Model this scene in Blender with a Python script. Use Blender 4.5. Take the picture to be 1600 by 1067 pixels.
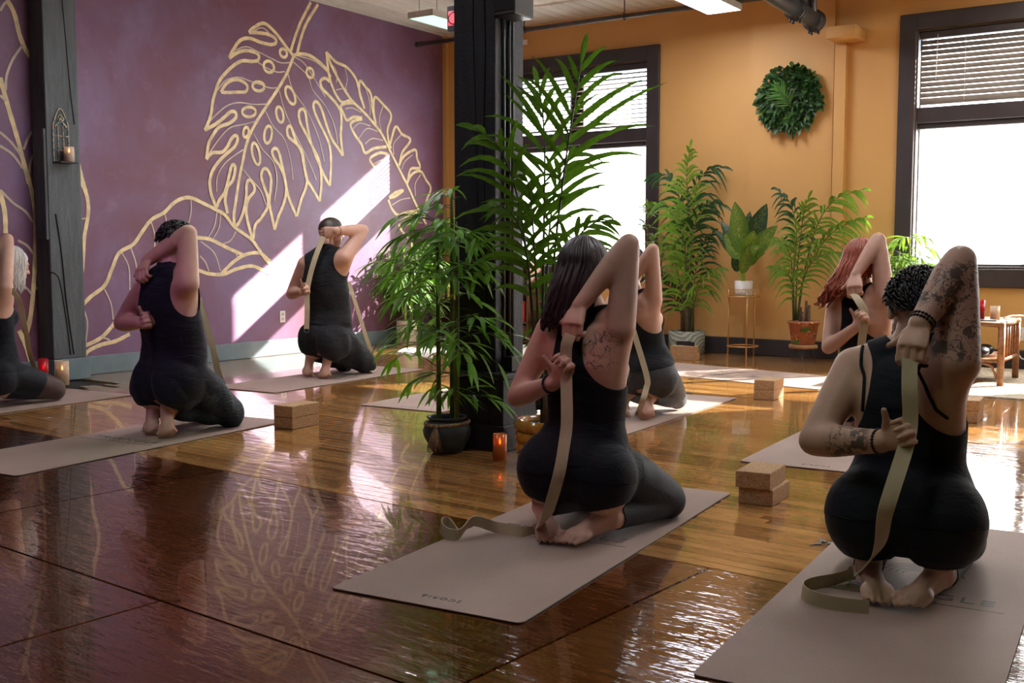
import bpy, bmesh, math, random
import numpy as np
from mathutils import Vector, Matrix
from mathutils.bvhtree import BVHTree

random.seed(7); np.random.seed(7)
for o in list(bpy.data.objects): bpy.data.objects.remove(o)
SC = bpy.context.scene
COL = SC.collection

# ------------------------------------------------------------------ camera
FPX, HOR, VPY = 1700.0, 395.0, 1950.0          # focal length, horizon row, vanishing column of the depth axis (1600x1067)
PITCH = math.atan((533.5 - HOR) / FPX)
YAW = math.atan((VPY - 800) / math.hypot(FPX, 533.5 - HOR))
CAMP = np.array([0.0, 0.0, 1.0])
_fh = np.array([-math.sin(YAW), math.cos(YAW), 0]); CR = np.array([math.cos(YAW), math.sin(YAW), 0]); _u = np.array([0, 0, 1.0])
CF = _fh * math.cos(PITCH) - _u * math.sin(PITCH)
CU = _u * math.cos(PITCH) + _fh * math.sin(PITCH)
cam = bpy.data.cameras.new('camera'); cam.sensor_width = 36.0; cam.lens = FPX / 1600 * 36; cam.clip_end = 200
cam_o = bpy.data.objects.new('camera', cam); COL.objects.link(cam_o)
cam_o.matrix_world = Matrix(((CR[0], CU[0], -CF[0], 0), (CR[1], CU[1], -CF[1], 0), (CR[2], CU[2], -CF[2], 1.0), (0, 0, 0, 1)))
SC.camera = cam_o

def pray(x, y): return CF + CR * (x - 800) / FPX - CU * (y - 533.5) / FPX
def gz(x, y, z=0.0):
    d = pray(x, y); return CAMP + d * ((z - 1.0) / d[2])
def gx(x, y, X):
    d = pray(x, y); return CAMP + d * (X / d[0])
def gy(x, y, Y):
    d = pray(x, y); return CAMP + d * (Y / d[1])

# ------------------------------------------------------------------ world, sun, exposure
W = bpy.data.worlds.new('world'); SC.world = W; W.use_nodes = True
nt = W.node_tree; bg = nt.nodes['Background']
bg.inputs['Color'].default_value = (0.86, 0.93, 1.0, 1); bg.inputs['Strength'].default_value = 7.0
SUN_DIR = Vector((-1 / 1.37, -1.0, -0.66)).normalized()
sl = bpy.data.lights.new('sun', 'SUN'); sl.energy = 85.0; sl.angle = math.radians(0.6); sl.color = (1.0, 0.93, 0.82)
so = bpy.data.objects.new('sun', sl); COL.objects.link(so); so.location = (6, 22, 12)
so.rotation_euler = SUN_DIR.to_track_quat('-Z', 'Y').to_euler()
SC.view_settings.view_transform = 'Standard'; SC.view_settings.look = 'None'
SC.view_settings.exposure = 0.3; SC.view_settings.gamma = 1.0; SC.view_settings.use_curve_mapping = False
cy = SC.cycles
cy.use_denoising = True
try: cy.denoiser = 'OPENIMAGEDENOISE'
except Exception: pass
cy.max_bounces = 10; cy.diffuse_bounces = 5; cy.glossy_bounces = 4; cy.transmission_bounces = 6; cy.transparent_max_bounces = 12
cy.sample_clamp_indirect = 8.0; cy.caustics_reflective = False; cy.caustics_refractive = False

# ------------------------------------------------------------------ helpers
def setp(o, label=None, cat=None, group=None, kind=None):
    if label: o['label'] = label
    if cat: o['category'] = cat
    if group: o['group'] = group
    if kind: o['kind'] = kind
    return o

def empty(name, loc, rz=0.0, label=None, cat=None, group=None):
    o = bpy.data.objects.new(name, None); COL.objects.link(o)
    o.location = loc; o.rotation_euler = (0, 0, rz); o.empty_display_size = 0.1
    return setp(o, label, cat, group)

def mkmesh(name, V, F, smooth=True):
    m = bpy.data.meshes.new(name)
    m.from_pydata([tuple(map(float, v)) for v in V], [], [tuple(map(int, f)) for f in F])
    m.update()
    if smooth: m.polygons.foreach_set('use_smooth', [True] * len(m.polygons))
    return m

def mo(name, VF, mat, parent=None, loc=None, rot=None, smooth=True, kind=None):
    m = VF if isinstance(VF, bpy.types.Mesh) else mkmesh(name, VF[0], VF[1], smooth)
    o = bpy.data.objects.new(name, m); COL.objects.link(o)
    if mat is not None:
        if len(m.materials): m.materials[0] = mat
        else: m.materials.append(mat)
    if parent: o.parent = parent
    if loc is not None: o.location = loc
    if rot is not None: o.rotation_euler = rot
    if kind: o['kind'] = kind
    return o

def join(*parts):
    V = []; F = []; n = 0
    for v, f in parts:
        V += [tuple(p) for p in v]; F += [tuple(i + n for i in q) for q in f]; n += len(v)
    return V, F

def box(x0, y0, z0, x1, y1, z1):
    V = [(x, y, z) for z in (z0, z1) for y in (y0, y1) for x in (x0, x1)]
    F = [(0, 2, 3, 1), (4, 5, 7, 6), (0, 1, 5, 4), (2, 6, 7, 3), (0, 4, 6, 2), (1, 3, 7, 5)]
    return V, F

def bevbox(x0, y0, z0, x1, y1, z1, b=0.004, seg=2):
    bm = bmesh.new(); V, F = box(x0, y0, z0, x1, y1, z1)
    vs = [bm.verts.new(v) for v in V]
    for f in F: bm.faces.new([vs[i] for i in f])
    bmesh.ops.bevel(bm, geom=bm.edges[:], offset=b, segments=seg, affect='EDGES', profile=0.5)
    bm.verts.index_update()
    r = [tuple(v.co) for v in bm.verts], [tuple(v.index for v in f.verts) for f in bm.faces]
    bm.free(); return r

def nrm(v):
    v = np.asarray(v, float); n = np.linalg.norm(v); return v / n if n > 1e-9 else v

def frame(d, hint=(0, 0, 1)):
    d = nrm(d); h = np.asarray(hint, float)
    if abs(d @ nrm(h)) > 0.97: h = np.array([1.0, 0, 0])
    u = nrm(np.cross(d, h)); return u, np.cross(u, d)

def spline(P, n):
    P = np.asarray(P, float)
    if len(P) < 3:
        t = np.linspace(0, 1, n)[:, None]; return P[0] * (1 - t) + P[-1] * t
    d = np.r_[0, np.cumsum(np.linalg.norm(np.diff(P, axis=0), axis=1))]; d /= d[-1]
    Q = np.vstack([2 * P[0] - P[1], P, 2 * P[-1] - P[-2]]); out = []
    for t in np.linspace(0, 1, n):
        i = min(max(np.searchsorted(d, t, 'right') - 1, 0), len(P) - 2)
        s = (t - d[i]) / max(d[i + 1] - d[i], 1e-9)
        a, b, c, e = Q[i], Q[i + 1], Q[i + 2], Q[i + 3]
        out.append(0.5 * (2 * b + (c - a) * s + (2 * a - 5 * b + 4 * c - e) * s * s + (3 * b - a - 3 * c + e) * s ** 3))
    return np.array(out)

def tube(P, r, n=8, cap=True):
    P = np.asarray(P, float); m = len(P); r = np.broadcast_to(np.asarray(r, float), (m,))
    T = np.gradient(P, axis=0); V = []; F = []
    u = None
    for i in range(m):
        t = nrm(T[i])
        if u is None: u, w = frame(t)
        else:
            u = nrm(u - t * (u @ t)); w = np.cross(t, u)
        w = np.cross(t, u)
        for k in range(n):
            a = 2 * math.pi * k / n; V.append(P[i] + r[i] * (math.cos(a) * u + math.sin(a) * w))
    for i in range(m - 1):
        for k in range(n):
            a, b = i * n + k, i * n + (k + 1) % n; F.append((a, b, b + n, a + n))
    if cap:
        F.append(tuple(range(n - 1, -1, -1))); F.append(tuple((m - 1) * n + k for k in range(n)))
    return V, F

def lathe(prof, n=24, c=(0, 0, 0), close=False):
    V = []; F = []; m = len(prof)
    for (r, z) in prof:
        for k in range(n):
            a = 2 * math.pi * k / n; V.append((c[0] + r * math.cos(a), c[1] + r * math.sin(a), c[2] + z))
    for i in range(m - 1):
        for k in range(n):
            a, b = i * n + k, i * n + (k + 1) % n; F.append((a, b, b + n, a + n))
    if close:
        F.append(tuple(range(n - 1, -1, -1))); F.append(tuple((m - 1) * n + k for k in range(n)))
    return V, F

def ribbon(P, width, wdir, th=0.0025):
    """flat strap along P; wdir is a direction or one per point; a closed band of thickness th"""
    P = np.asarray(P, float); m = len(P); T = np.gradient(P, axis=0)
    Wd = np.broadcast_to(np.asarray(wdir, float), (m, 3)); V = []; F = []
    wv = np.broadcast_to(np.asarray(width, float), (m,))
    for i in range(m):
        t = nrm(T[i]); w = nrm(Wd[i] - t * (Wd[i] @ t)); n_ = np.cross(t, w)
        for s, q in ((-1, -1), (1, -1), (1, 1), (-1, 1)): V.append(P[i] + w * s * wv[i] / 2 + n_ * q * th / 2)
    for i in range(m - 1):
        for k in range(4):
            a, b = i * 4 + k, i * 4 + (k + 1) % 4; F.append((a, b, b + 4, a + 4))
    F.append((3, 2, 1, 0)); e = (m - 1) * 4; F.append((e, e + 1, e + 2, e + 3))
    return V, F

# ------------------------------------------------------------------ materials
MATS = {}
class NG:
    """tiny node helper"""
    def __init__(s, name):
        s.m = bpy.data.materials.new(name); s.m.use_nodes = True; s.t = s.m.node_tree
        s.b = s.t.nodes['Principled BSDF']; s.out = s.t.nodes['Material Output']
    def n(s, typ, **kw):
        x = s.t.nodes.new(typ)
        for k, v in kw.items():
            if k.startswith('_'): setattr(x, k[1:], v)
            else: x.inputs[k.replace('__', ' ')].default_value = v
        return x
    def l(s, a, b): s.t.links.new(a, b)
    def coord(s, kind='Object', scale=(1, 1, 1), rot=(0, 0, 0)):
        c = s.n('ShaderNodeTexCoord'); mp = s.n('ShaderNodeMapping'); mp.inputs['Scale'].default_value = scale; mp.inputs['Rotation'].default_value = rot
        s.l(c.outputs[kind], mp.inputs['Vector']); return mp.outputs['Vector']
    def noise(s, vec, scale=5, detail=4, rough=0.5, dist=0.0):
        x = s.n('ShaderNodeTexNoise'); x.inputs['Scale'].default_value = scale; x.inputs['Detail'].default_value = detail
        x.inputs['Roughness'].default_value = rough; x.inputs['Distortion'].default_value = dist
        if vec is not None: s.l(vec, x.inputs['Vector'])
        return x.outputs['Fac']
    def ramp(s, fac, stops):
        x = s.n('ShaderNodeValToRGB'); e = x.color_ramp.elements
        while len(e) < len(stops): e.new(0.5)
        for el, (p, c) in zip(e, stops): el.position = p; el.color = (*c, 1) if len(c) == 3 else c
        s.l(fac, x.inputs['Fac']); return x.outputs['Color']
    def mix(s, a, b, fac, typ='MIX'):
        x = s.n('ShaderNodeMix'); x.data_type = 'RGBA'; x.blend_type = typ
        for sock, v in ((x.inputs['A'], a), (x.inputs['B'], b)): pass
        for sock, v in ((x.inputs[6], a), (x.inputs[7], b), (x.inputs[0], fac)):
            if hasattr(v, 'is_output'): s.l(v, sock)
            elif isinstance(v, (tuple, list)): sock.default_value = (*v, 1) if len(v) == 3 else v
            else: sock.default_value = v
        return x.outputs[2]
    def math(s, op, a, b=None):
        x = s.n('ShaderNodeMath'); x.operation = op
        for sock, v in ((x.inputs[0], a), (x.inputs[1], b)):
            if v is None: continue
            if hasattr(v, 'is_output'): s.l(v, sock)
            else: sock.default_value = v
        return x.outputs[0]
    def bump(s, h, strength=0.2, dist=0.01, prev=None):
        x = s.n('ShaderNodeBump'); x.inputs['Strength'].default_value = strength; x.inputs['Distance'].default_value = dist
        s.l(h, x.inputs['Height'])
        if prev is not None: s.l(prev, x.inputs['Normal'])
        return x.outputs['Normal']
    def set(s, **kw):
        for k, v in kw.items():
            k = {'color': 'Base Color', 'rough': 'Roughness', 'metal': 'Metallic', 'spec': 'Specular IOR Level', 'normal': 'Normal',
                 'sheen': 'Sheen Weight', 'coat': 'Coat Weight', 'coatr': 'Coat Roughness', 'emis': 'Emission Color', 'emis_s': 'Emission Strength',
                 'sss': 'Subsurface Weight', 'trans': 'Transmission Weight', 'alpha': 'Alpha'}.get(k, k)
            sock = s.b.inputs[k]
            if hasattr(v, 'is_output'): s.l(v, sock)
            elif isinstance(v, (tuple, list)): sock.default_value = (*v, 1) if len(v) == 3 and sock.type == 'RGBA' else v
            else: sock.default_value = v
        return s

def plain(name, color, rough=0.5, var=0.12, nscale=6, bump=0.0, bscale=60, **kw):
    """one colour with a little procedural variation and grain"""
    if name in MATS: return MATS[name]
    g = NG(name); v = g.coord()
    f = g.noise(v, nscale, 3)
    c = g.ramp(f, [(0.3, tuple(x * (1 - var) for x in color)), (0.7, tuple(min(1, x * (1 + var)) for x in color))])
    g.set(color=c, rough=rough, **kw)
    if bump: g.set(normal=g.bump(g.noise(v, bscale, 3), bump, 0.004))
    MATS[name] = g.m; return g.m

def emit(name, color, s):
    if name in MATS: return MATS[name]
    g = NG(name); g.set(color=color, rough=0.4, emis=color, emis_s=s); MATS[name] = g.m; return g.m

# purple lime-washed wall
g = NG('purple_wall'); v = g.coord()
f1 = g.noise(v, 0.9, 5, 0.6, 0.6); f2 = g.noise(v, 5, 6, 0.65)
c = g.ramp(f1, [(0.25, (0.170, 0.046, 0.066)), (0.5, (0.185, 0.084, 0.155)), (0.72, (0.215, 0.135, 0.260))])
c = g.mix(c, (0.32, 0.19, 0.31), g.ramp(f2, [(0.55, (0, 0, 0)), (0.85, (0.5, 0.5, 0.5))]))
g.set(color=c, rough=0.5, normal=g.bump(f2, 0.06, 0.01)); M_PURPLE = g.m
# ochre plaster
g = NG('ochre_wall'); v = g.coord(); f1 = g.noise(v, 1.3, 4); f2 = g.noise(v, 40, 3)
c = g.ramp(f1, [(0.3, (0.60, 0.335, 0.105)), (0.7, (0.66, 0.375, 0.125))])
g.set(color=c, rough=0.6, normal=g.bump(f2, 0.05, 0.005)); M_OCHRE = g.m
M_WINFR = plain('window_frame_paint', (0.040, 0.031, 0.034), 0.45, 0.15)
M_BASE_D = plain('charcoal_baseboard', (0.030, 0.027, 0.030), 0.5, 0.2, bump=0.1)
M_BASE_T = plain('slate_blue_baseboard', (0.16, 0.22, 0.245), 0.45, 0.15)
M_WHITEWALL = plain('dark_plum_wall', (0.060, 0.045, 0.050), 0.8, 0.05)
# weathered ceiling board
g = NG('ceiling_board'); oi = g.n('ShaderNodeObjectInfo'); v = g.coord(scale=(1, 0.25, 1))
f1 = g.noise(v, 3.0, 6, 0.65); f2 = g.noise(v, 22, 4)
c = g.ramp(f1, [(0.3, (0.50, 0.48, 0.43)), (0.6, (0.64, 0.62, 0.57)), (0.8, (0.70, 0.68, 0.63))])
c = g.mix(c, (0.34, 0.30, 0.25), g.ramp(f2, [(0.58, (0, 0, 0)), (0.75, (0.55, 0.55, 0.55))]))
c = g.mix(c, g.ramp(oi.outputs['Random'], [(0, (0.8, 0.8, 0.8)), (1, (1, 1, 1))]), 0.8, 'MULTIPLY')
g.set(color=c, rough=0.7); M_CEIL = g.m
# black-stained rough timber
def timber(name, c1, c2, spec=0.35):
    g = NG(name); v = g.coord(scale=(6, 6, 0.7)); f1 = g.noise(v, 3, 6, 0.65, 0.8)
    v2 = g.coord(scale=(1.0, 1.0, 1.0)); f2 = g.noise(v2, 55, 4, 0.7)
    c = g.ramp(f1, [(0.25, c1), (0.75, c2)])
    hgt = g.math('ADD', g.math('MULTIPLY', f1, 0.6), g.math('MULTIPLY', f2, 0.5))
    g.set(color=c, rough=0.5, spec=spec, normal=g.bump(hgt, 0.7, 0.012)); return g.m
M_POST = timber('black_stained_timber', (0.010, 0.010, 0.014), (0.028, 0.028, 0.036))
M_POST2 = timber('slate_stained_timber', (0.060, 0.070, 0.078), (0.12, 0.138, 0.150))

# floor: varnished strip boards
def woodfloor(name, strips, board=False, gold=False):
    g = NG(name)
    R_ = (0, 0, 0) if board else (0, 0, math.radians(4.5))
    v = g.coord(rot=R_)
    if board:
        oo = g.n('ShaderNodeObjectInfo'); ad = g.n('ShaderNodeVectorMath'); ad.operation = 'ADD'; g.l(v, ad.inputs[0]); g.l(oo.outputs['Location'], ad.inputs[1]); v = ad.outputs[0]
    mpx = g.n('ShaderNodeMapping'); mpx.inputs['Scale'].default_value = (1.2, 9, 1); g.l(v, mpx.inputs['Vector']); sx = mpx.outputs['Vector']
    grain = g.noise(sx, 6, 7, 0.65, 1.2); big = g.noise(v, 0.9, 3)
    oi = g.n('ShaderNodeObjectInfo')
    if strips:
        br = g.n('ShaderNodeTexBrick'); br.offset = 0.37; br.offset_frequency = 2; br.squash = 1.0
        br.inputs['Scale'].default_value = 1.0; br.inputs['Brick Width'].default_value = 0.85; br.inputs['Row Height'].default_value = 0.058
        br.inputs['Mortar Size'].default_value = 0.0022; br.inputs['Mortar Smooth'].default_value = 0.4; br.inputs['Bias'].default_value = 0.0
        br.inputs['Color1'].default_value = (0.0, 0.0, 0.0, 1); br.inputs['Color2'].default_value = (1, 1, 1, 1); br.inputs['Mortar'].default_value = (0.4, 0.4, 0.4, 1)
        g.l(v, br.inputs['Vector'])
        c = g.ramp(br.outputs['Color'], [(0.0, (0.31, 0.140, 0.038)), (0.5, (0.49, 0.250, 0.078)), (1.0, (0.62, 0.34, 0.115))])
        c = g.mix(c, (0.09, 0.03, 0.008), g.ramp(grain, [(0.50, (0, 0, 0)), (0.8, (0.7, 0.7, 0.7))]))
        c = g.mix(c, (0.012, 0.006, 0.003), br.outputs['Fac'])
    elif board:
        c = g.ramp(oi.outputs['Random'], [(0.0, (0.31, 0.140, 0.038)), (0.5, (0.49, 0.250, 0.078)), (1.0, (0.62, 0.34, 0.115))])
        c = g.mix(c, (0.09, 0.03, 0.008), g.ramp(grain, [(0.50, (0, 0, 0)), (0.8, (0.7, 0.7, 0.7))]))
    else:
        c = g.ramp(grain, [(0.25, (0.045, 0.014, 0.004)), (0.5, (0.13, 0.040, 0.009)), (0.75, (0.22, 0.075, 0.016))])
        if gold: c = g.ramp(grain, [(0.25, (0.12, 0.045, 0.009)), (0.5, (0.26, 0.105, 0.020)), (0.75, (0.36, 0.155, 0.032))])
        c = g.mix(c, g.ramp(oi.outputs['Random'], [(0, (0.55, 0.5, 0.5)), (1, (1.0, 1.0, 1.0))]), 1.0, 'MULTIPLY')
    c = g.mix(c, g.ramp(big, [(0.3, (0.62, 0.55, 0.5)), (0.7, (1, 1, 1))]), 1.0, 'MULTIPLY')
    mpw = g.n('ShaderNodeMapping'); mpw.inputs['Scale'].default_value = (4, 15, 1); g.l(v, mpw.inputs['Vector'])
    w1 = g.noise(mpw.outputs['Vector'], 1.6, 3, 0.55)
    w2 = g.noise(v, 26, 2, 0.5); w3 = g.noise(v, 4.5, 1)
    h = g.math('ADD', g.math('MULTIPLY', w1, 1.0), g.math('ADD', g.math('MULTIPLY', w2, 0.14), g.math('MULTIPLY', w3, 0.7)))
    if strips: h = g.math('SUBTRACT', h, g.math('MULTIPLY', br.outputs['Fac'], 0.5))
    g.set(color=c, rough=g.ramp(g.noise(v, 3, 4), [(0.3, (0.045, 0.045, 0.045)), (0.7, (0.12, 0.12, 0.12))]), spec=0.6,
          normal=g.bump(h, 0.62 if not (strips or board) else 0.34, 0.006), coat=0.5, coatr=0.03)
    return g.m
M_STRIP = woodfloor('varnished_strip_boards', True)
M_SHEET = woodfloor('varnished_brown_sheet', False)
M_SHEETG = woodfloor('varnished_golden_sheet', False, False, True)
M_BOARD = woodfloor('varnished_board', False, True)
M_FLOORBASE = plain('dark_subfloor', (0.012, 0.006, 0.004), 0.5)

M_GOLD = plain('gold_mural_paint', (0.80, 0.64, 0.36), 0.55, 0.2, 14, bump=0.1, bscale=90)
M_GOLDTHIN = plain('pale_gold_fine_line', (0.62, 0.50, 0.40), 0.5, 0.2)
M_BLACK = plain('black_metal', (0.012, 0.012, 0.014), 0.38, 0.2)
M_IRON = plain('cast_iron_pipe', (0.020, 0.023, 0.027), 0.36, 0.25, 12, bump=0.15)
M_CONDUIT = plain('brown_steel_pipe', (0.055, 0.042, 0.034), 0.45, 0.3, 15, bump=0.2)
M_STEEL = plain('grey_conduit', (0.18, 0.19, 0.20), 0.35, 0.1, metal=0.8)
M_WHITE = plain('white_plastic', (0.75, 0.74, 0.72), 0.4, 0.03)
M_CREAM = plain('cream_ceramic', (0.72, 0.62, 0.48), 0.35, 0.06)
M_BRASS = plain('brass_wire', (0.62, 0.38, 0.14), 0.35, 0.1, metal=0.7)
# ================================================================== the room
PX, YY, CZ = -7.85, 10.25, 3.5        # purple wall plane, ochre wall plane, ceiling height
XR, YB = 4.2, -3.0                     # wall beyond the frame on the right, wall behind the camera
WT = 0.33                              # ochre wall thickness
A = math.radians(-4.5); E1 = np.array([math.cos(A), math.sin(A)]); E2 = np.array([-math.sin(A), math.cos(A)])

def uv(u, v): p = E1 * u + E2 * v; return p[0], p[1]
floor = setp(mo('floor', box(PX - 0.2, YB - 0.2, -0.10, XR + 0.2, YY + WT, -0.012), M_FLOORBASE, smooth=False), kind='structure')
VS = 3.05                              # where the narrow strips stop and the big sheets begin
def seam_y(x, v): return (v - E2[0] * x) / E2[1]
VN = VS + 27 * 0.058                   # boards are laid one by one up to here, further off they are too fine to tell apart
pl = [(PX, seam_y(PX, VN) + 0.001), (XR, seam_y(XR, VN) + 0.001), (XR, YY), (PX, YY)]
V = [(x, y, z) for z in (-0.012, 0.0) for x, y in pl]
mo('strip_boards', (V, [(3, 2, 1, 0), (4, 5, 6, 7), (0, 1, 5, 4), (1, 2, 6, 5), (2, 3, 7, 6), (3, 0, 4, 7)]), M_STRIP, floor, smooth=False)
_rg = random.Random(11)
for r_ in range(27):
    u = -7.3 - _rg.uniform(0, 0.3)
    while u < 3.6:
        L_ = min(_rg.choice((1.1, 1.4, 1.7, 2.1, 2.6)), 3.85 - u)
        if L_ < 0.25: break
        bd = bevbox(0.0007, 0.0007, -0.011, L_ - 0.0007, 0.0573, _rg.uniform(-0.0006, 0.0), 0.0012, 1)
        q = uv(u, VS + 0.004 + r_ * 0.058)
        mo('floor_board', bd, M_BOARD, floor, loc=(q[0], q[1], 0), rot=(0, 0, A), smooth=False); u += L_
rows = [(1.77, VS, -4.12), (0.55, 1.77, -2.70), (-0.67, 0.55, -4.0), (-1.89, -0.67, -2.8)]
for v0, v1, us in rows:
    us -= 2.5 * 2
    for k in range(6):
        a, b = max(us + 2.5 * k, -7.45), min(us + 2.5 * (k + 1), 3.9)
        if b - a < 0.2: continue
        gp = 0.0022
        c0, c1, c2, c3 = uv(a + gp, v0 + gp), uv(b - gp, v0 + gp), uv(b - gp, v1 - gp), uv(a + gp, v1 - gp)
        if min(p[1] for p in (c0, c1)) < YB: continue
        bm = bmesh.new()
        lo = [bm.verts.new((*p, -0.012)) for p in (c0, c1, c2, c3)]; hi = [bm.verts.new((*p, 0.0)) for p in (c0, c1, c2, c3)]
        bm.faces.new(hi)
        for i in range(4): bm.faces.new((lo[i], lo[(i + 1) % 4], hi[(i + 1) % 4], hi[i]))
        bmesh.ops.bevel(bm, geom=[e for e in bm.edges if all(v_ in hi for v_ in e.verts)], offset=0.003, segments=2, affect='EDGES')
        bm.verts.index_update()
        mo('floor_sheet', ([tuple(v_.co) for v_ in bm.verts], [tuple(v_.index for v_ in f.verts) for f in bm.faces]), M_SHEETG if v0 == 1.77 and -1.7 < a < 2 else M_SHEET, floor, smooth=False); bm.free()

ceil = setp(mo('ceiling', box(PX - 0.2, YB - 0.2, CZ + 0.02, XR + 0.2, YY + WT, CZ + 0.15), M_FLOORBASE, smooth=False), kind='structure')
BW = 0.134; bmesh_board = mkmesh('ceiling_board', *bevbox(0, 0, 0, BW - 0.006, YY - YB, 0.02, 0.004, 1), smooth=False); bmesh_board.materials.append(M_CEIL)
nb = int((XR - PX) / BW)
for i in range(nb):
    o = bpy.data.objects.new('ceiling_board', bmesh_board); COL.objects.link(o); o.parent = ceil; o.location = (PX + i * BW, YB, CZ)

wall_left = setp(mo('wall_left', box(PX - 0.2, YB - 0.2, 0, PX, YY, CZ), M_PURPLE, smooth=False), kind='structure')
setp(mo('wall_right', box(XR, YB, 0, XR + 0.2, YY, CZ), M_WHITEWALL, smooth=False), kind='structure')
setp(mo('wall_rear', box(PX, YB - 0.2, 0, XR, YB, CZ), M_WHITEWALL, smooth=False), kind='structure')

WIN = [(-7.13, -5.22), (-2.54, 0.36), (1.35, 3.6)]
Z0, ZM0, ZM1, ZT = 0.86, 2.11, 2.30, 2.98
parts = []; x = PX
for a, b in WIN:
    parts.append(box(x, YY, 0, a, YY + WT, CZ)); parts.append(box(a, YY, 0, b, YY + WT, Z0)); parts.append(box(a, YY, ZT, b, YY + WT, CZ)); x = b
parts.append(box(x, YY, 0, XR, YY + WT, CZ))
parts.append(box(-4.09, YY - 0.045, 0, -3.27, YY, CZ))         # shallow chase panel
parts.append(box(-3.255, YY - 0.075, 0, -3.15, YY, 3.02))      # narrow pilaster
wall_back = setp(mo('wall_back', join(*parts), M_OCHRE, smooth=False), kind='structure')
mo('beam_stub', bevbox(-3.255, YY - 0.34, 2.93, -2.99, YY, 3.035, 0.006), M_OCHRE, wall_back)
mo('corner_trim', box(PX, YY - 0.05, 0.17, PX + 0.05, YY, CZ), M_OCHRE, wall_back, smooth=False)

def base(name, x0, y0, x1, y1, m, zt=0.165):
    o = setp(mo(name, bevbox(x0, y0, 0, x1, y1, zt, 0.006), m, smooth=False), kind='structure'); return o
base('baseboard_left', PX, YB, PX + 0.018, YY, M_BASE_T, 0.155)
for nm, (x0, x1, d) in zip(('baseboard_back', 'baseboard_chase', 'baseboard_far'), ((PX + 0.02, -4.09, 0), (-4.09, -3.16, 0.05), (-3.16, XR, 0))):
    base(nm, x0, YY - d - 0.05, x1, YY - d, M_BASE_D, 0.16)

# glass
g = NG('hazy_wired_glass'); v = g.coord()
wv = g.n('ShaderNodeTexChecker')
tr = g.n('ShaderNodeBsdfTransparent'); tr.inputs['Color'].default_value = (0.96, 0.98, 1, 1)
tl = g.n('ShaderNodeBsdfTranslucent'); tl.inputs['Color'].default_value = (0.9, 0.92, 0.94, 1)
wx = g.n('ShaderNodeTexWave'); wx.inputs['Scale'].default_value = 11; wx.bands_direction = 'DIAGONAL'
g.l(g.coord(scale=(1, 0, 1.7)), wx.inputs['Vector']); wz = g.n('ShaderNodeTexWave'); wz.inputs['Scale'].default_value = 11; wz.bands_direction = 'DIAGONAL'
g.l(g.coord(scale=(-1, 0, 1.7)), wz.inputs['Vector'])
wire = g.math('MAXIMUM', g.math('GREATER_THAN', wx.outputs['Fac'], 0.992), g.math('GREATER_THAN', wz.outputs['Fac'], 0.992))
ms = g.n('ShaderNodeMixShader'); ms.inputs[0].default_value = 0.60; g.l(tr.outputs[0], ms.inputs[1]); g.l(tl.outputs[0], ms.inputs[2])
df = g.n('ShaderNodeBsdfDiffuse'); df.inputs['Color'].default_value = (0.5, 0.5, 0.5, 1)
m2 = g.n('ShaderNodeMixShader'); g.l(g.math('MULTIPLY', wire, 0.35), m2.inputs[0]); g.l(ms.outputs[0], m2.inputs[1]); g.l(df.outputs[0], m2.inputs[2])
g.l(m2.outputs[0], g.out.inputs['Surface']); M_HAZE = g.m
g = NG('clear_pane'); tr = g.n('ShaderNodeBsdfTransparent'); gl = g.n('ShaderNodeBsdfGlossy'); gl.inputs['Roughness'].default_value = 0.02
fr = g.n('ShaderNodeFresnel'); fr.inputs['IOR'].default_value = 1.4; ms = g.n('ShaderNodeMixShader')
g.l(fr.outputs[0], ms.inputs[0]); g.l(tr.outputs[0], ms.inputs[1]); g.l(gl.outputs[0], ms.inputs[2]); g.l(ms.outputs[0], g.out.inputs['Surface']); M_CLEAR = g.m
M_SLAT = plain('taupe_blind_slat', (0.17, 0.145, 0.125), 0.5, 0.1)

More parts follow.
